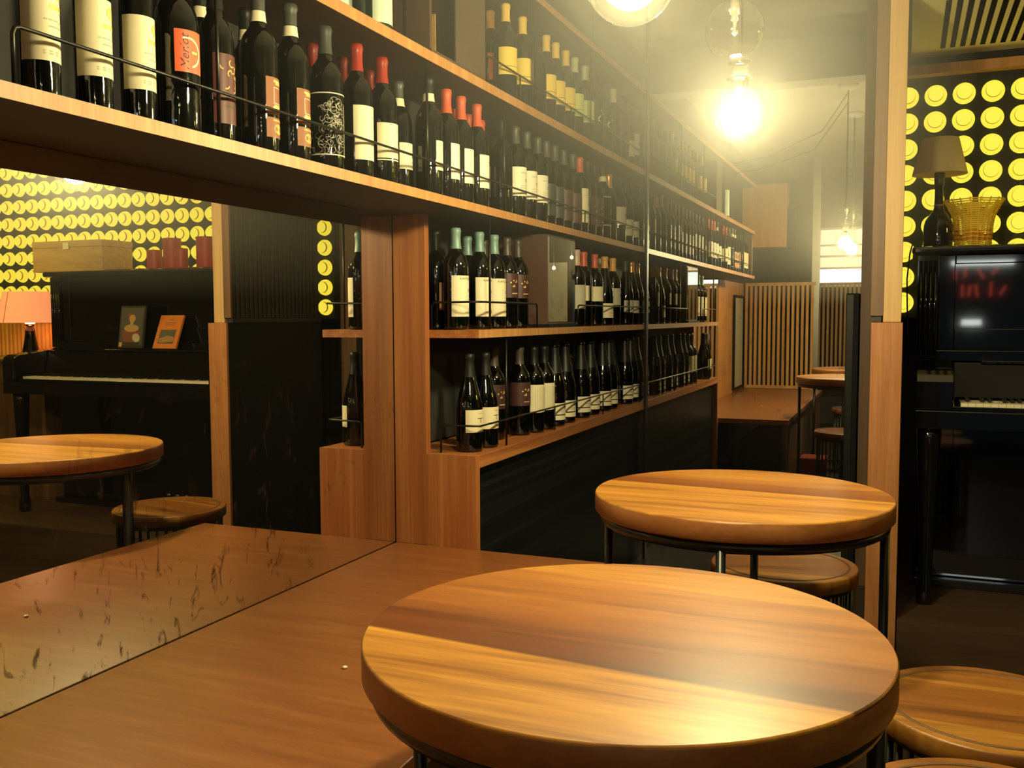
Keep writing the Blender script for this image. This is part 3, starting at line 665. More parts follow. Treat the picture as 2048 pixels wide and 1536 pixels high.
mesh_cache = {}
def bottle_parts(key):
    if key in mesh_cache: return mesh_cache[key]
    k = K[key]; P = prof(k['shape'], k['R'], k['h']); parts = []
    body = MB().lathe(P, 28).mesh('bottle_body', [M[k['glass']]]); parts.append(('body', body, None))
    cl = k['cl']; h = k['h']; zs = [h-cl+cl*i/8 for i in range(9)]
    cp = [(r_at(P, z)+.0007, z) for z in zs]
    cp = [(r+.0006 if .72 < (z-(h-cl))/cl < .9 else r, z) for r, z in cp]
    cp += [(cp[-1][0]*.9, h+.0012)]
    parts.append(('capsule', MB().lathe(cp, 20, cap0=False).mesh('capsule', [M[k['cap']]]), None))
    if k['band']:
        z1 = h-cl-.0005; z0 = z1-.022
        parts.append(('neck_band', MB().lathe([(r_at(P, z0+(z1-z0)*i/4)+.0009, z0+(z1-z0)*i/4) for i in range(5)], 20, cap0=False, cap1=False).mesh('neck_band', [M['paper']]), None))
    for (paper, z0, z1, half, cen, fn) in k['labels']:
        mb = MB(); mats = [paper]; W = math.radians(half); ac = math.radians(cen)
        patch(mb, k['R'], ac-W, ac+W, z0, z1, 0, .0005, 24)
        for (mat, geo, u, zc) in (fn(W, z0, z1) if fn else ()):
            if mat not in mats: mats.append(mat)
            if isinstance(geo[0], str):
                vs, fs = text_mesh(geo[0], geo[1], geo[3])
                ca, sa = math.cos(math.radians(geo[2])), math.sin(math.radians(geo[2]))
                vs = [Vector((v.x*ca-v.y*sa, v.x*sa+v.y*ca, 0)) for v in vs]
            else: vs, fs = geo
            wrap_poly(mb, vs, fs, k['R'], ac+u, zc, mats.index(mat), .0009)
        parts.append(('label', mb.mesh('label', [M[x] for x in mats]), None))
    mesh_cache[key] = parts
    return parts

S1 = [('cream_tall',.2165,1.091),('cream_tall',.2165,1.195),('cream_tall',.2165,1.292),('merlot',.217,1.388),('band_tan',.140,1.544),('red_ornate',0.2165,1.495),('band_plain',.125,1.704),('band_orange',0.2165,1.626),('band_orange',0.2165,1.736),('red_back',.125,1.954),('etched',0.2165,1.868),('red_back',.125,2.080),('red_cream',0.2165,2.001),('red_back',.120,2.216),('red_cream_line',0.2165,2.120),('band_cream',.155,2.312),('band_cream_b',.217,2.372),('red_white',0.2165,2.481),('red_white_back',.135,2.714),('red_white',0.2165,2.578),('red_white_back',.135,2.799),('red_white',0.2165,2.691),('red_white_back',.135,2.900),('plain',.215,2.885),('grey_cream',0.2165,3.003),('grey_cream',0.2165,3.104),('grey_cream',0.2165,3.211),('blue_big',0.2165,3.298),('blue_big',0.2165,3.389),('mauve_big',0.2165,3.491),('mauve_big',0.2165,3.598),('cream_narrow',0.2165,3.685),('mauve_gold',0.2165,3.790),('mauve_gold',0.2165,3.885),('white_line',0.2165,4.001),('copper_plain',.212,4.105),('grey_low',0.2165,4.242),('cream_low',0.2165,4.369),('cream_low',0.2165,4.475)]
S2 = [('green_mint',.135,2.040),('green_mint',0.2165,2.094),('orange_yellow',.142,2.968),('yellow',0.2165,2.921),('yellow',0.2165,3.070),('orange_back',.115,3.390),('plain',0.2165,3.198),('yellow',0.2165,3.299),('yellow',0.2165,3.400),('yellow',0.2165,3.514),('greenish',0.2165,3.620),('greenish',0.2165,3.754),('starry',0.2165,3.888),('starry',0.2165,4.017),('plain',0.2165,4.289),('pale_cap',.212,4.170),('cream_low',0.2165,4.386),('pale_square',0.2165,4.475)]
MM = [('pink_strip',.088,2.66),('teal',.170,2.634),('teal_back',.090,2.887),('teal',.178,2.790),('brown_dots_back',.090,3.023),('teal',.178,2.908),('purple_dots',.176,3.022),('purple_dots',.172,3.132),('pink_cream',0.2165,3.646),('cream_back',.145,3.926),('arrow',0.2165,3.739),('arrow',0.2165,3.888),('cream_big_cap',.145,4.222),('gold_low',0.2165,4.034),('gold_grey',0.2165,4.159),('plain',.172,4.302),('grey_label',0.2165,4.374),('orange_grey',0.2165,4.475)]
DD = [('burg_T',.205,2.650),('burg_T',.212,2.755),('purple_dots',.160,2.945),('purple_dots',.196,3.085),('white_text',.215,3.175),('white_text',0.2165,3.277),('sparkling',0.2135,3.397),('sparkling',0.2135,3.518),('plain_burg',.125,3.85),('sparkling',0.2135,3.711),('sparkling',0.2135,3.839),('sparkling',0.2135,4.013),('sparkling',0.2135,4.113),('plain_burg',.180,4.270),('sparkling',0.2135,4.375),('sparkling',0.2135,4.475)]
for rows, z, shelf_name, grp in ((S1, 1.5213, 'the long shelf', 'wine bottles on the long shelf'), (S2, 1.8883, 'the second highest shelf', 'wine bottles on the second highest shelf'),
                            (MM, 1.1513, 'the niche shelf', 'wine bottles on the niche shelf'), (DD, .7763, 'the low ledge', 'wine bottles on the low ledge')):
    cnt = {}; idx = {}
    for (k, x, y) in rows: cnt[k] = cnt.get(k, 0)+1
    rank = {k: sorted(yy for kk, xx, yy in rows if kk == k) for k in cnt}
    for (k, x, y) in rows:
        i = rank[k].index(y)
        if cnt[k] == 1: lab = '%s on %s' % (K[k]['desc'], shelf_name)
        elif cnt[k] == 2: lab = '%s, %s of two on %s' % (K[k]['desc'], ('left', 'right')[i], shelf_name)
        else: lab = '%s, %s from left on %s' % (K[k]['desc'], ordinal(i), shelf_name)
        t = thing('wine_bottle', lab, 'wine bottle', (x, y, z), random.uniform(-.08, .08), grp)
        for nm, me, _ in bottle_parts(k): link(nm, me, t)

# ------------------------------------------------------------------ tables and stools
def round_table(label, x, y, mat, rot, a0, R=.340, H=.777):
    t = thing('round_table', label, 'table', (x, y, 0), rot, 'round bar tables')
    top = MB().lathe([(R-.004, H-.044), (R, H-.040), (R, H-.004), (R-.0025, H)], 96)
    top.m = [1 if (abs(top.v[f[0]][2]-top.v[f[-1]][2]) > .005 or abs(top.v[f[0]][2]-top.v[f[2]][2]) > .005) else 0 for f in top.f]
    top.build('tabletop', [mat, M['table_edge']], t)
    rr = R-.022
    r = MB().tube([(rr*math.cos(2*PI*k/64), rr*math.sin(2*PI*k/64), H-.057) for k in range(64)], .0125, 10, closed=True); r.build('ring', M['black_metal'], t)
    for k in range(4):
        a = a0-rot+PI/2*k
        MB().cyl(rr*math.cos(a), rr*math.sin(a), .012, H-.059, .0105, 12).build('leg', M['black_metal'], t)
    MB().tube([(rr*math.cos(2*PI*k/64), rr*math.sin(2*PI*k/64), .0105) for k in range(64)], .0105, 8, closed=True).build('foot_ring', M['black_metal'], t)
    return t
round_table('nearest round bar table with striped planks beside the bench', 1.107, 1.189, M['top1'], 0, math.radians(-5))
round_table('farther round bar table below the lit globe lamp', 1.095, 2.244, M['top2'], 0, math.radians(2))

def stool():
    t = thing('bar_stool', 'x', 'stool', (0, 0, 0), 0, 'cage stools around the tables')
    R = .206
    MB().lathe([(R-.003, .434), (R, .437), (R, .469), (R-.003, .473)], 72).build('seat', M['seat'], t)
    MB().lathe([(R*.86, .4728), (R*.86, .4742), (R*.89, .4742), (R*.89, .4728)], 72, cap0=False, cap1=False).build('seat_groove', M['dark_wood'], t)
    rr = R-.018
    g = MB()
    for z in (.426, .20, .010): g.tube([(rr*math.cos(2*PI*k/48), rr*math.sin(2*PI*k/48), z) for k in range(48)], .007 if z != .2 else .004, 8, closed=True)
    for k in range(36):
        a = 2*PI*k/36; g.cyl(rr*math.cos(a), rr*math.sin(a), .01, .426, .0042, 8)
    g.build('wire_cage', M['black_metal'], t)
    return t
s0 = stool()
for i, (x, y, r, lab) in enumerate([(1.133, 2.81, .2, 'round cage stool behind the farther table'), (1.606, 1.906, .06, 'round cage stool right of the nearest table'),
                                    (1.58, 1.457, .0, 'round cage stool at lower right corner, nearest the camera'), (1.13, 1.23, .4, 'round cage stool tucked under the nearest table')]):
    o = s0 if i == 0 else copy_tree(s0)
    o.location = (x, y, 0); o.rotation_euler = (0, 0, r); o['label'] = lab

# ------------------------------------------------------------------ post, partition, platform
t = thing('wooden_post', 'pale oak post on thicker brown base beside the piano', 'post', (1.3865, 3.41, 0))
MB().box(-.0495, .0495, 0, .016, 0, 1.167).box(-.018, .0495, .016, .09, 0, 1.167).build('base', M['post_wood'], t, .002)
MB().box(-.0135, .0435, .035, .09, 1.168, 2.469).build('upper_post', M['veneer_pale'], t, .0015)
t = thing('slatted_partition', 'dark slatted partition between end mirror and piano', 'partition', (1.337, 3.503, 0))
MB().box(0, .03, -.076, .647, 0, 1.168).build('lower_panel', M['black_board'], t)
g = MB().box(.012, .0355, -.05, .647, 1.19, 2.469)
for k in range(21): g.box(0, .012, -.045+k*.032, -.045+k*.032+.02, 1.19, 2.469)
g.build('slat_panel', M['black_wood'], t)
MB().box(-.003, .0355, -.062, -.0505, 1.19, 2.469).build('end_board', M['brown_stile'], t)
MB().box(-.004, .03, -.05, .647, 1.1685, 1.189).build('rail', M['black_wood'], t)
o = MB().box(1.44, 4.295, 3.39, 4.34, 0, .16).build('platform', M['platform']); tag(o, 'low brown wooden platform under the piano', 'platform')
o.location.z = 0
t = thing('narrow_cabinet', 'narrow black cabinet standing before the end mirror', 'cabinet', (1.205, 4.36, 0))
MB().box(0, .052, 0, .15, 0, 1.286).build('body', M['black_board'], t, .002)
MB().box(.004, .03, -.008, -.001, .02, 1.28).build('door', M['cap_black'], t)

# ------------------------------------------------------------------ lit disc wall
PITCH = .1057; YD = 4.345
t = thing('disc_light_panel', 'black wall panel of glowing yellow round discs behind the piano', 'light panel', (0, YD, 0))
MB().box(1.378, 4.295, 0, .05, 1.18, 2.249).build('backing', M['disc_wall'], t)
def disc_mesh(mb, x, z):
    mb.lathe([(.0425, 0), (.0425, .006), (.041, .014), (.037, .022), (.0325, .026)], 28, 0, (x, -.0005, z), cap0=False, cap1=False, axis='y')
    mb.lathe([(.0325, .026), (.0292, .0262)], 28, 0, (x, -.0005, z), cap0=False, cap1=False, axis='y')
    mb.lathe([(.0292, .0262), (.0284, .0275), (.0280, .0355)], 28, 1, (x, -.0005, z), cap0=False, cap1=False, axis='y')
    mb.lathe([(.0280, .0355), (.0272, .0362), (.015, .0368), (.006, .037)], 28, 2, (x, -.0005, z), cap0=False, cap1=True, axis='y')
cells = [(1.4306+PITCH*c, 2.090-PITCH*r) for c in range(27) for r in range(9)]
def near(p):
    x, z = p
    direct = 0 if 1.40 < x < 1.95 else 1
    return (direct, x)
cells.sort(key=near)
DM = [M['disc_side'], M['disc_line'], M['disc_front']]
mb = MB(); disc_mesh(mb, 0, 0); dme = mb.mesh('disc', DM)
for (x, z) in cells[:100]:
    o = link('disc', dme, t); o.location = (x, 0, z)
mb = MB()
for (x, z) in cells[100:]: disc_mesh(mb, x, z)
o = mb.build('discs_beyond', DM, t); o['kind'] = 'stuff'
# reeded wainscot right of the piano
g = MB().box(2.97, 4.295, 4.325, 4.345, .16, 1.175)
for k in range(38): g.lathe([(.0155, .16), (.0155, 1.17)], 10, 0, (2.99+k*.0345, 4.325, 0))
o = g.build('reeded_wainscot', M['reed']); tag(o, 'orange reeded wooden wainscot under the discs, right of the piano', 'wainscot')
# ceiling grille in the alcove
g = MB()
for k in range(26): g.box(1.545+k*.0355, 1.545+k*.0355+.0185, 3.60, 4.225, 2.2492, 2.2499)
o = g.build('ceiling_grille', M['grille_black']); tag(o, 'black slotted air grille in the yellow lit alcove ceiling', 'grille')

# ------------------------------------------------------------------ piano
PZ = .16
p = thing('upright_piano', 'black lacquered upright piano on the platform', 'piano', (0, 0, PZ))
B = M['piano']
MB().box(1.50, 2.94, 3.95, 4.28, .03, .66).build('lower_case', B, p, .004)
MB().box(1.62, 2.82, 3.944, 3.949, .12, .60).build('lower_panel', B, p, .002)
MB().box(1.49, 2.95, 3.90, 4.28, 0, .0295).build('bottom_board', B, p, .003)
MB().box(1.48, 2.96, 3.60, 3.949, .635, .70).build('key_bed', B, p, .004)
MB().box(1.60, 2.84, 3.598, 3.622, .7005, .716).build('key_slip', B, p, .002)
for x0, x1 in ((1.48, 1.605), (2.875, 2.96)):
    g = MB(); pr_ = [(3.60, .7005), (3.60, .80), (3.61, .825), (3.63, .838), (3.70, .845), (3.949, .87), (3.949, .7005)]
    vs = [(x, y, z) for x in (x0, x1) for (y, z) in pr_]; n = len(pr_)
    fs = [list(range(n)), list(reversed(range(n, 2*n)))] + [[i, i+n, (i+1) % n+n, (i+1) % n] for i in range(n)]
    g._add(vs, fs); g.build('arm', B, p, .006)
for x in (1.53, 2.90):
    MB().lathe([(.03, .0), (.03, .05), (.022, .08), (.026, .30), (.036, .50), (.04, .60), (.04, .634)], 20, 0, (x, 3.66, 0)).build('leg', B, p)
kb = MB().box(1.61, 2.87, 3.625, 3.84, .7005, .706).build('keyboard', M['ebony'], p)
KW = 1.22/52
kme = MB().box(.0005, KW-.0005, 0, .145, 0, .019).mesh('white_key', [M['ivory']])
for i in range(52):
    o = link('white_key', kme, kb); o.location = (1.628+i*KW, 3.632, .7065)
bme = MB().box(-.0055, .0055, 0, .095, 0, .011).mesh('black_key', [M['ebony']])
for i in range(51):
    if i % 7 in (0, 2, 3, 5, 6):
        o = link('black_key', bme, kb); o.location = (1.628+(i+1)*KW, 3.682, .726)
MB().box(1.61, 2.87, 3.795, 3.812, .73, .86, rot=Matrix.Rotation(math.radians(-12), 3, 'X'), piv=(2, 3.80, .73)).build('fallboard', B, p, .003)
MB().box(1.55, 2.89, 3.90, 3.949, .86, .90).build('music_ledge', B, p, .003)
MB().box(1.70, 2.74, 3.80, 3.899, .858, .866).build('music_shelf', B, p, .002)
MB().box(1.50, 2.94, 3.952, 4.28, .661, 1.255).build('upper_case', B, p)
MB().box(1.556, 1.612, 3.935, 3.951, .90, 1.255).box(2.828, 2.884, 3.935, 3.951, .90, 1.255).box(1.612, 2.828, 3.935, 3.951, 1.222, 1.255).box(1.612, 2.828, 3.935, 3.951, .90, .98).build('panel_frame', B, p, .003)
MB().box(1.613, 2.827, 3.944, 3.951, .981, 1.221).build('upper_panel', B, p)
for xa in (1.482, 2.886):
    g = MB().box(xa, xa+.072, 3.925, 3.951, .87, 1.255)
    for k in range(4): g.lathe([(.0065, .88), (.0065, 1.235)], 10, 0, (xa+.011+k*.0167, 3.925, 0))
    g.build('pilaster', B, p)
MB().box(1.46, 2.98, 3.89, 4.29, 1.2555, 1.288).build('lid', B, p, .012)
for x in (2.16, 2.22, 2.28): MB().lathe([(.012, 0), (.016, .05), (.014, .06)], 12, 0, (x, 3.90, .055), axis='y').build('pedal', M['brass'], p)

# sheet music books leaning on the piano
def book(label, xc, w, h, tilt, lean, draw, cover):
    t = thing('book', label, 'book', (xc, 3.826, PZ+.874), 0, 'books on the piano music rest')
    t.rotation_euler = (math.radians(-lean), math.radians(tilt), 0)
    MB().box(-w/2, w/2, 0, .012, 0, h).build('cover', cover, t)
    draw(t, w, h)
def flat(mb, pts, mi=0, y=-.0008):
    mb._add([(a, y, b) for a, b in pts], [list(range(len(pts)))], mi)
def ell(cx, cz, rx, rz, n=20, rot=0): return [(cx+rx*math.cos(2*PI*k/n)*math.cos(rot)-rz*math.sin(2*PI*k/n)*math.sin(rot), cz+rx*math.cos(2*PI*k/n)*math.sin(rot)+rz*math.sin(2*PI*k/n)*math.cos(rot)) for k in range(n)]
def cover_a(t, w, h):
    mb = MB(); s = -1
    flat(mb, [(-w*.45, h*.08), (w*.45, h*.08), (w*.45, h*.95), (-w*.45, h*.95)], 0, -.0004)
    flat(mb, ell(0, h*.30, w*.36, h*.20), 1, -.0008)
    flat(mb, ell(.0, h*.47, w*.30, h*.09), 2, -.0012)
    flat(mb, [(-.012, h*.46), (.012, h*.46), (.010, h*.66), (-.010, h*.66)], 2, -.0014)
    flat(mb, ell(-.002, h*.70, w*.13, h*.095), 2, -.0016)
    flat(mb, ell(.010, h*.75, w*.15, h*.07, rot=.4), 3, -.0013)
    flat(mb, ell(-w*.22, h*.24, w*.16, h*.10, rot=.5), 4, -.0016)
    flat(mb, [(-w*.36, h*.09), (w*.30, h*.09), (w*.30, h*.14), (-w*.36, h*.14)], 5, -.0018)
    flat(mb, [(w*.34, h*.03), (w*.46, h*.03), (w*.46, h*.13), (w*.34, h*.13)], 6, -.0018)
    mb.build('portrait_print', [M['print_grey'], M['print_red'], M['skin'], M['print_red'], M['print_white'], M['ink_dark'], M['bronze']], t)
def cover_b(t, w, h):
    mb = MB()
    flat(mb, [(-w*.34, h*.14), (w*.34, h*.14), (w*.34, h*.56), (-w*.34, h*.56)], 0, -.0006)
    flat(mb, [(-w*.33, h*.20), (w*.30, h*.16), (w*.32, h*.30), (.0, h*.38), (-w*.33, h*.34)], 1, -.0010)
    for y, ww in ((.86, .10), (.76, .25), (.70, .20)): flat(mb, [(-w*ww, h*y), (w*ww, h*y), (w*ww, h*y+.003), (-w*ww, h*y+.003)], 2, -.001)
    mb.build('landscape_print', [M['print_grey'], M['print_sand'], M['print_red']], t)
book('dark book with a woman portrait cover on the piano', 2.30, .165, .222, 0, 9, cover_a, M['book_dark'])
book('orange book with dark landscape picture on the piano', 2.075, .150, .185, 0, 23, cover_b, M['book_orange'])

LID = PZ+1.289
t = thing('table_lamp', 'unlit beige lamp on a dark wine bottle base atop the piano', 'lamp', (1.553, 4.10, LID))
MB().lathe([(.046, 0), (.052, .004), (.053, .012), (.054, .075), (.0525, .093), (.0475, .110), (.039, .125), (.029, .138), (.021, .149), (.0175, .162), (.016, .20), (.0155, .25), (.0155, .26)], 32).build('bottle_base', M['glass_dark'], t)
MB().lathe([(.0172, .165), (.0185, .168), (.0172, .172)], 24, cap0=False, cap1=False).build('neck_string', M['print_sand'], t)
MB().lathe([(.016, .245), (.018, .25), (.020, .292), (.017, .295)], 20).build('lamp_holder', M['cap_brown'], t)
MB().lathe([(.100, .288), (.066, .425), (.0645, .425), (.0985, .288)], 40, cap0=False, cap1=False).build('lamp_shade', M['shade_grey'], t)
MB().tube([(-.04, -.03, .004), (-.065, -.05, .004), (-.088, -.07, .03), (-.10, -.10, -.02), (-.108, -.13, -.12), (-.105, -.14, -.22), (-.10, -.14, -.33), (-.095, -.12, -.45)], .003, 6).build('power_cord', M['cable'], t)
# wicker basket
t = thing('wicker_basket', 'round yellow wicker basket with orange band atop the piano', 'basket', (1.678, 4.13, LID))
for i, z in enumerate([k*.0078 for k in range(24)]):
    r = .062+.014*(z/.18)+.028*max(0, (z-.10)/.08)**1.6
    j = random.uniform(-.002, .002)
    orange = .02 < z < .075 and i % 2 == 0
    MB().tube([((r+j+.0015*(-1)**k)*math.cos(2*PI*k/36), (r+j+.0015*(-1)**k)*math.sin(2*PI*k/36), z+.004+.001*math.sin(k)) for k in range(36)], .0029, 6, closed=True).build('woven_strand', M['wicker_orange'] if orange else M['wicker'], t)
g = MB()
for k in range(18):
    a = 2*PI*k/18
    g.tube([((.062+.014*(z/.18)+.028*max(0, (z-.10)/.08)**1.6)*math.cos(a), (.062+.014*(z/.18)+.028*max(0, (z-.10)/.08)**1.6)*math.sin(a), z+.003) for z in (0, .05, .1, .13, .16, .185)], .0028, 6)
g.cyl(0, 0, 0, .006, .06, 30)
g.build('frame', M['wicker'], t)
# red candles on a cloth
o = MB().box(1.90, 2.60, 3.97, 4.22, LID, LID+.006).build('red_cloth', M['cloth_red']); tag(o, 'dark red cloth on the piano under the candles', 'cloth')
for i, (x, r, h, y, lab) in enumerate([(2.335, .040, .100, 4.06, 'short red candle nearest the wooden crate'), (2.213, .047, .160, 4.06, 'tall red candle between two short candles'), (2.115, .034, .100, 4.02, 'short red candle right of a tall candle'), (1.985, .050, .160, 4.06, 'tall red candle nearest the oak post')]):
    t = thing('candle', lab, 'candle', (x, y, LID+.0062), 0, 'red candles on the piano')
    MB().lathe([(r*.97, 0), (r, .004), (r, h-.008), (r*1.05, h), (r*.92, h+.002), (r*.75, h-.012), (.004, h-.016)], 28).build('wax', M['wax'], t)
    MB().cyl(0, 0, h-.016, h+.004, .0018, 6).build('wick', M['cable'], t)
t = thing('pepper_pot', 'tiny black pot between red candles on the piano', 'pot', (2.052, 4.10, LID+.0062))
MB().lathe([(.018, 0), (.020, .01), (.014, .045), (.017, .06), (.008, .072)], 18).build('body', M['black_metal'], t)
# wooden wine crate
t = thing('wine_crate', 'pine wine crate with clasp on top of the piano', 'crate', (2.89, 4.09, LID))
MB().box(-.26, .26, -.11, .11, 0, .135).build('body', M['crate_wood'], t, .002)
MB().box(-.262, .262, -.112, .112, .1355, .172).build('lid', M['crate_wood'], t, .002)
MB().box(-.02, .02, -.118, -.1125, .125, .16).build('clasp', M['white_plastic'], t)
t.location.x = 2.885
# pink lit lamp on side cabinet
t = thing('side_cabinet', 'dark side cabinet right of the piano holding pink lamp', 'cabinet', (3.40, 4.10, PZ))
MB().box(-.36, .36, -.17, .17, 0, .78).build('body', M['dark_wood'], t, .003)
MB().box(-.38, .38, -.19, .19, .7805, .80).build('top', M['dark_wood'], t, .003)
t = thing('table_lamp', 'lit pink lamp on black glass base right of the piano', 'lamp', (3.315, 4.09, PZ+.8005))
MB().lathe([(.07, 0), (.075, .006), (.07, .014)], 28).build('foot', M['paper'], t)
MB().lathe([(.05, .0145), (.046, .04), (.034, .10), (.027, .15), (.026, .19)], 28).build('base', M['glass_dark'], t)
MB().lathe([(.028, .1905), (.028, .20)], 20).build('collar', M['brass'], t)
g = MB().lathe([(.178, .205), (.138, .385)], 44, cap0=False, cap1=False); g.build('lamp_shade', M['shade_pink'], t)
MB().tube([(.001, -.1785, .206), (.001, -.1385, .384)], .0016, 6).build('shade_seam', M['cloth_red'], t)
lt = bpy.data.lights.new('pink_lamp_bulb', 'POINT'); lt.energy = 3; lt.color = (1, .6, .3); lt.shadow_soft_size = .03
lo = bpy.data.objects.new('pink_lamp_bulb', lt); COL.objects.link(lo); lo.location = (3.315, 4.09, PZ+.80+.22); 

ly = bpy.data.lights.new('alcove_fill_light', 'POINT'); ly.energy = 10; ly.color = (1, .80, .10); ly.shadow_soft_size = .08  # unseen fill light added to brighten the yellow alcove ceiling
lyo = bpy.data.objects.new('alcove_fill_light', ly); COL.objects.link(lyo); lyo.location = (3.35, 3.45, 1.78)
o = MB().lathe([(.0005, 0), (.005, .001), (.006, .003), (.003, .005), (.0005, .0055)], 10).build('crumb', M['paper']); o.location = (.433, 1.571, .4963)
tag(o, 'tiny pale crumb lying on the bench beside the nearest table', 'crumb')
# ------------------------------------------------------------------ pendant lamps
GR = .067
def globe_profile(R, neck=.020, n=22):
    P = []
    for i in range(n+1):
        a = -PI/2+(PI-.29)*i/n
        P.append((max(.0005, R*math.cos(a)), R*math.sin(a)))
    P += [(neck, R+.006), (neck, R+.016)]
    return P
def pendant(label, x, y, z, lit, cy, grp='globe pendant lamps', sway=0.):
    t = thing('pendant_lamp', label, 'pendant lamp', (x, y, z), 0, grp)
    MB().lathe(globe_profile(GR), 48, cap0=True, cap1=False).build('globe', M['globe'], t)
    s = MB().lathe([(.018, GR+.0165), (.030, GR+.018), (.026, GR+.024), (.018, GR+.030), (.018, GR+.052), (.0265, GR+.056), (.0265, GR+.060), (.006, GR+.062)], 24)
    s.build('socket', M['cap_glass'], t)
    st = MB().lathe([(.010, GR+.012), (.011, GR*.55), (.006, GR*.5), (.009, GR*.35), (.004, GR*.28), (.004, 0), (.008, -.005), (.002, -.012)], 14)
    st.build('filament_stem', M['stem'], t)
    if lit:
        c = MB().lathe([(.0005, -.044), (.020, -.040), (.037, -.026), (.045, -.004), (.041, .018), (.026, .036), (.0115, .044)], 20, cap0=True, cap1=True)
        c.build('glowing_core', M['bulb_on'], t)
    top = CEIL-.035-z
    cb = MB().tube([(0, 0, GR+.06), (.001, .022 if lit else 0, GR+.12), (0, .02 if lit else .01, (GR+top)*.6), (0, cy-y+(.012 if lit else -.012), top)], .0028, 6)
    cb.build('cable', M['cable'], t)
    return t
def canopy(label, x, y):
    t = thing('ceiling_canopy', label, 'ceiling rose', (x, y, CEIL), 0, 'ceiling roses of the globe lamps')
    MB().lathe([(.02, -.034), (.05, -.030), (.062, -.012), (.066, -.0005)], 32).build('cup', M['white_plastic'], t)
canopy('pale ceiling rose above the farther table', 1.0626, 2.34)
canopy('pale ceiling rose above the nearest table', 1.0576, 1.40)
pendant('lit globe lamp hanging low above the farther table', 1.0626, 2.352, 1.670, True, 2.34)
pendant('unlit clear globe lamp hanging above the lit one', 1.0626, 2.272, 1.848, False, 2.34)
pendant('lit globe lamp nearest the camera, at top edge', 1.055, 1.404, 1.689, True, 1.40)
pendant('unlit clear globe lamp above the nearest lit globe', 1.06, 1.33, 1.90, False, 1.40)
for i, (pts) in enumerate([[(1.06, 2.30, 2.66), (.9, 2.30, 2.42), (.55, 2.25, 2.28), (.30, 2.2, 2.26)], [(1.06, 2.28, 2.60), (.85, 2.30, 2.30), (.5, 2.25, 2.20), (.30, 2.2, 2.19)]]):
    o = MB().tube(pts, .003, 6).build('swag_cable', M['cable']); tag(o, ('higher', 'lower')[i]+' black swag cable running from ceiling rose to shelves', 'cable')

for x, y, z, lab in ((2.60, -1.25, 1.86, 'small lit globe lamp over the bar, left of three'), (2.78, -1.15, 1.74, 'small lit globe lamp over the bar, lowest of three'), (3.15, -1.2, 1.88, 'small lit globe lamp over the bar, right of three')):
    t = thing('pendant_lamp', lab, 'pendant lamp', (x, y, z), 0, 'bar globe lamps')
    MB().lathe([(.0005, -.020), (.014, -.014), (.020, 0), (.014, .014), (.008, .02)], 16).build('bulb', M['bulb_small'], t)
    MB().tube([(0, 0, .021), (0, 0, CEIL-z)], .004, 6).build('cable', M['cable'], t)
# ------------------------------------------------------------------ things behind the camera, seen in the mirrors
def slat_screen(label, x0, x1, y, z0, z1, pitch, w):
    t = thing('slat_screen', label, 'screen', (0, y, 0), 0, 'oak slat screens')
    MB().box(x0, x1, -.012, .012, z1, z1+.03).build('top_rail', M['slat_wood'], t)
    MB().box(x0, x1, -.012, .012, z0-.03, z0).build('bottom_rail', M['slat_wood'], t)
    g = MB(); n = int((x1-x0)/pitch)
    for k in range(n): g.box(x0+k*pitch, x0+k*pitch+w, -.008, .008, z0, z1)
    g.build('slats', M['slat_wood'], t)
slat_screen('oak slat screen standing at the end of the bench', .02, .665, -.262, .53, 1.475, .043, .024)
slat_screen('oak slat screen below the window, beyond the pole', .55, 1.55, -1.45, .55, 1.505, .043, .022)
o = MB().box(.60, .67, -.62, -.55, 0, CEIL).build('steel_pole', M['steel']); tag(o, 'grey square pole beside the oak slat screen', 'pole')
t = thing('wall_cabinet', 'orange wooden box cabinet hung high above bench end', 'cabinet', (.20, -.16, 1.83))
MB().box(-.195, .21, -.1, .06, 0, .58).build('body', M['oak_orange'], t)
t = thing('wall_mounted_loudspeaker', 'black loudspeaker hung beside the orange wooden cabinet', 'loudspeaker', (.45, -.16, 1.83))
MB().box(-.038, .045, -.08, .06, 0, .35).build('body', M['black_board'], t)
o = MB().box(.745, .93, 1.62, 1.84, 0, .15).build('red_box', M['cloth_red'], None, .01); tag(o, 'dark red box on the floor between the two tables', 'box')

# ------------------------------------------------------------------ world, camera
w = bpy.data.worlds.new('World'); SC.world = w; w.use_nodes = True
bg = w.node_tree.nodes['Background']; bg.inputs[0].default_value = (.5, .6, .7, 1); bg.inputs[1].default_value = .01

# scattering air added under the ceiling, standing in for lens glare at the lamps
NTW = w.node_tree
vs_ = NTW.nodes.new('ShaderNodeVolumeScatter'); vs_.inputs['Color'].default_value = (1, .98, .90, 1); vs_.inputs['Anisotropy'].default_value = 0.3
gp = NTW.nodes.new('ShaderNodeNewGeometry'); sx = NTW.nodes.new('ShaderNodeSeparateXYZ')
mr_ = NTW.nodes.new('ShaderNodeMapRange'); mr_.inputs[1].default_value = 1.25; mr_.inputs[2].default_value = 2.0; mr_.inputs[4].default_value = GLARE_HAZE
NTW.links.new(gp.outputs['Position'], sx.inputs[0]); NTW.links.new(sx.outputs[2], mr_.inputs[0])
my_ = NTW.nodes.new('ShaderNodeMapRange'); my_.inputs[1].default_value = 1.0; my_.inputs[2].default_value = 2.1
mx_ = NTW.nodes.new('ShaderNodeMapRange'); mx_.inputs[1].default_value = 1.60; mx_.inputs[2].default_value = 1.30
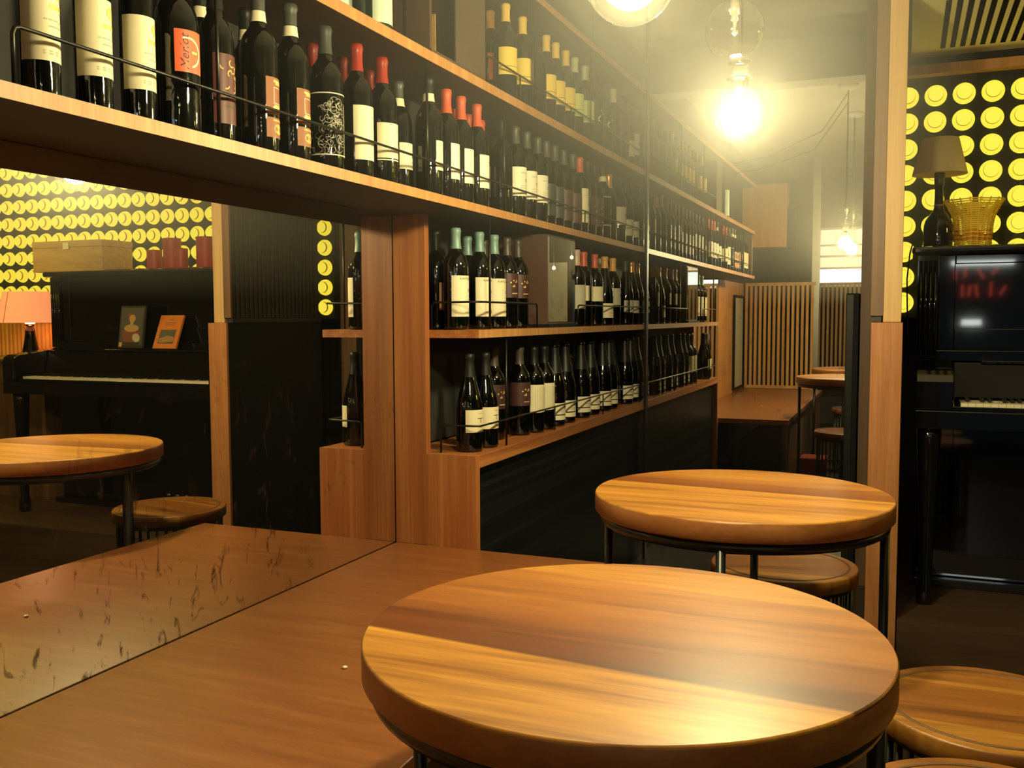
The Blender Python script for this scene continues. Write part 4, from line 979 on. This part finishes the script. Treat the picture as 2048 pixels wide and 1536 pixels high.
p1 = NTW.nodes.new('ShaderNodeMath'); p1.operation = 'MULTIPLY'; p2 = NTW.nodes.new('ShaderNodeMath'); p2.operation = 'MULTIPLY'
NTW.links.new(sx.outputs[1], my_.inputs[0]); NTW.links.new(sx.outputs[0], mx_.inputs[0])
NTW.links.new(mr_.outputs[0], p1.inputs[0]); NTW.links.new(my_.outputs[0], p1.inputs[1]); NTW.links.new(p1.outputs[0], p2.inputs[0]); NTW.links.new(mx_.outputs[0], p2.inputs[1])
NTW.links.new(p2.outputs[0], vs_.inputs['Density'])
NTW.links.new(vs_.outputs[0], NTW.nodes['World Output'].inputs['Volume'])
w.cycles.volume_step_size = 4.0
f, yaw, pitch, roll = 1899.7, .3922, -.0706, -.0034
cy, sy, cp, sp = math.cos(yaw), math.sin(yaw), math.cos(pitch), math.sin(pitch)
fw = Vector((-sy*cp, cy*cp, sp)); r = Vector((cy, sy, 0)); u = r.cross(fw)
r2 = math.cos(roll)*r+math.sin(roll)*u; u2 = -math.sin(roll)*r+math.cos(roll)*u
cd = bpy.data.cameras.new('camera'); cd.sensor_width = 36; cd.lens = f/2048*36; cd.clip_start = .02
co = bpy.data.objects.new('camera', cd); COL.objects.link(co)
mw = Matrix.Identity(4)
for i in range(3): mw[i][0] = r2[i]; mw[i][1] = u2[i]; mw[i][2] = -fw[i]
mw.translation = Vector((1.4434, 0, 1.19)); co.matrix_world = mw
SC.camera = co

SC.view_settings.view_transform = 'Standard'; SC.view_settings.look = 'None'; SC.view_settings.gamma = 1; SC.view_settings.use_curve_mapping = False
SC.view_settings.exposure = 0.0
SC.cycles.max_bounces = 9; SC.cycles.glossy_bounces = 6; SC.cycles.diffuse_bounces = 3; SC.cycles.transparent_max_bounces = 16
SC.cycles.sample_clamp_indirect = 6; SC.cycles.use_denoising = True; SC.cycles.adaptive_threshold = .04
SC.cycles.caustics_reflective = False
SC.cycles.volume_step_rate = 1.0; SC.cycles.volume_max_steps = 24; SC.cycles.volume_bounces = 0
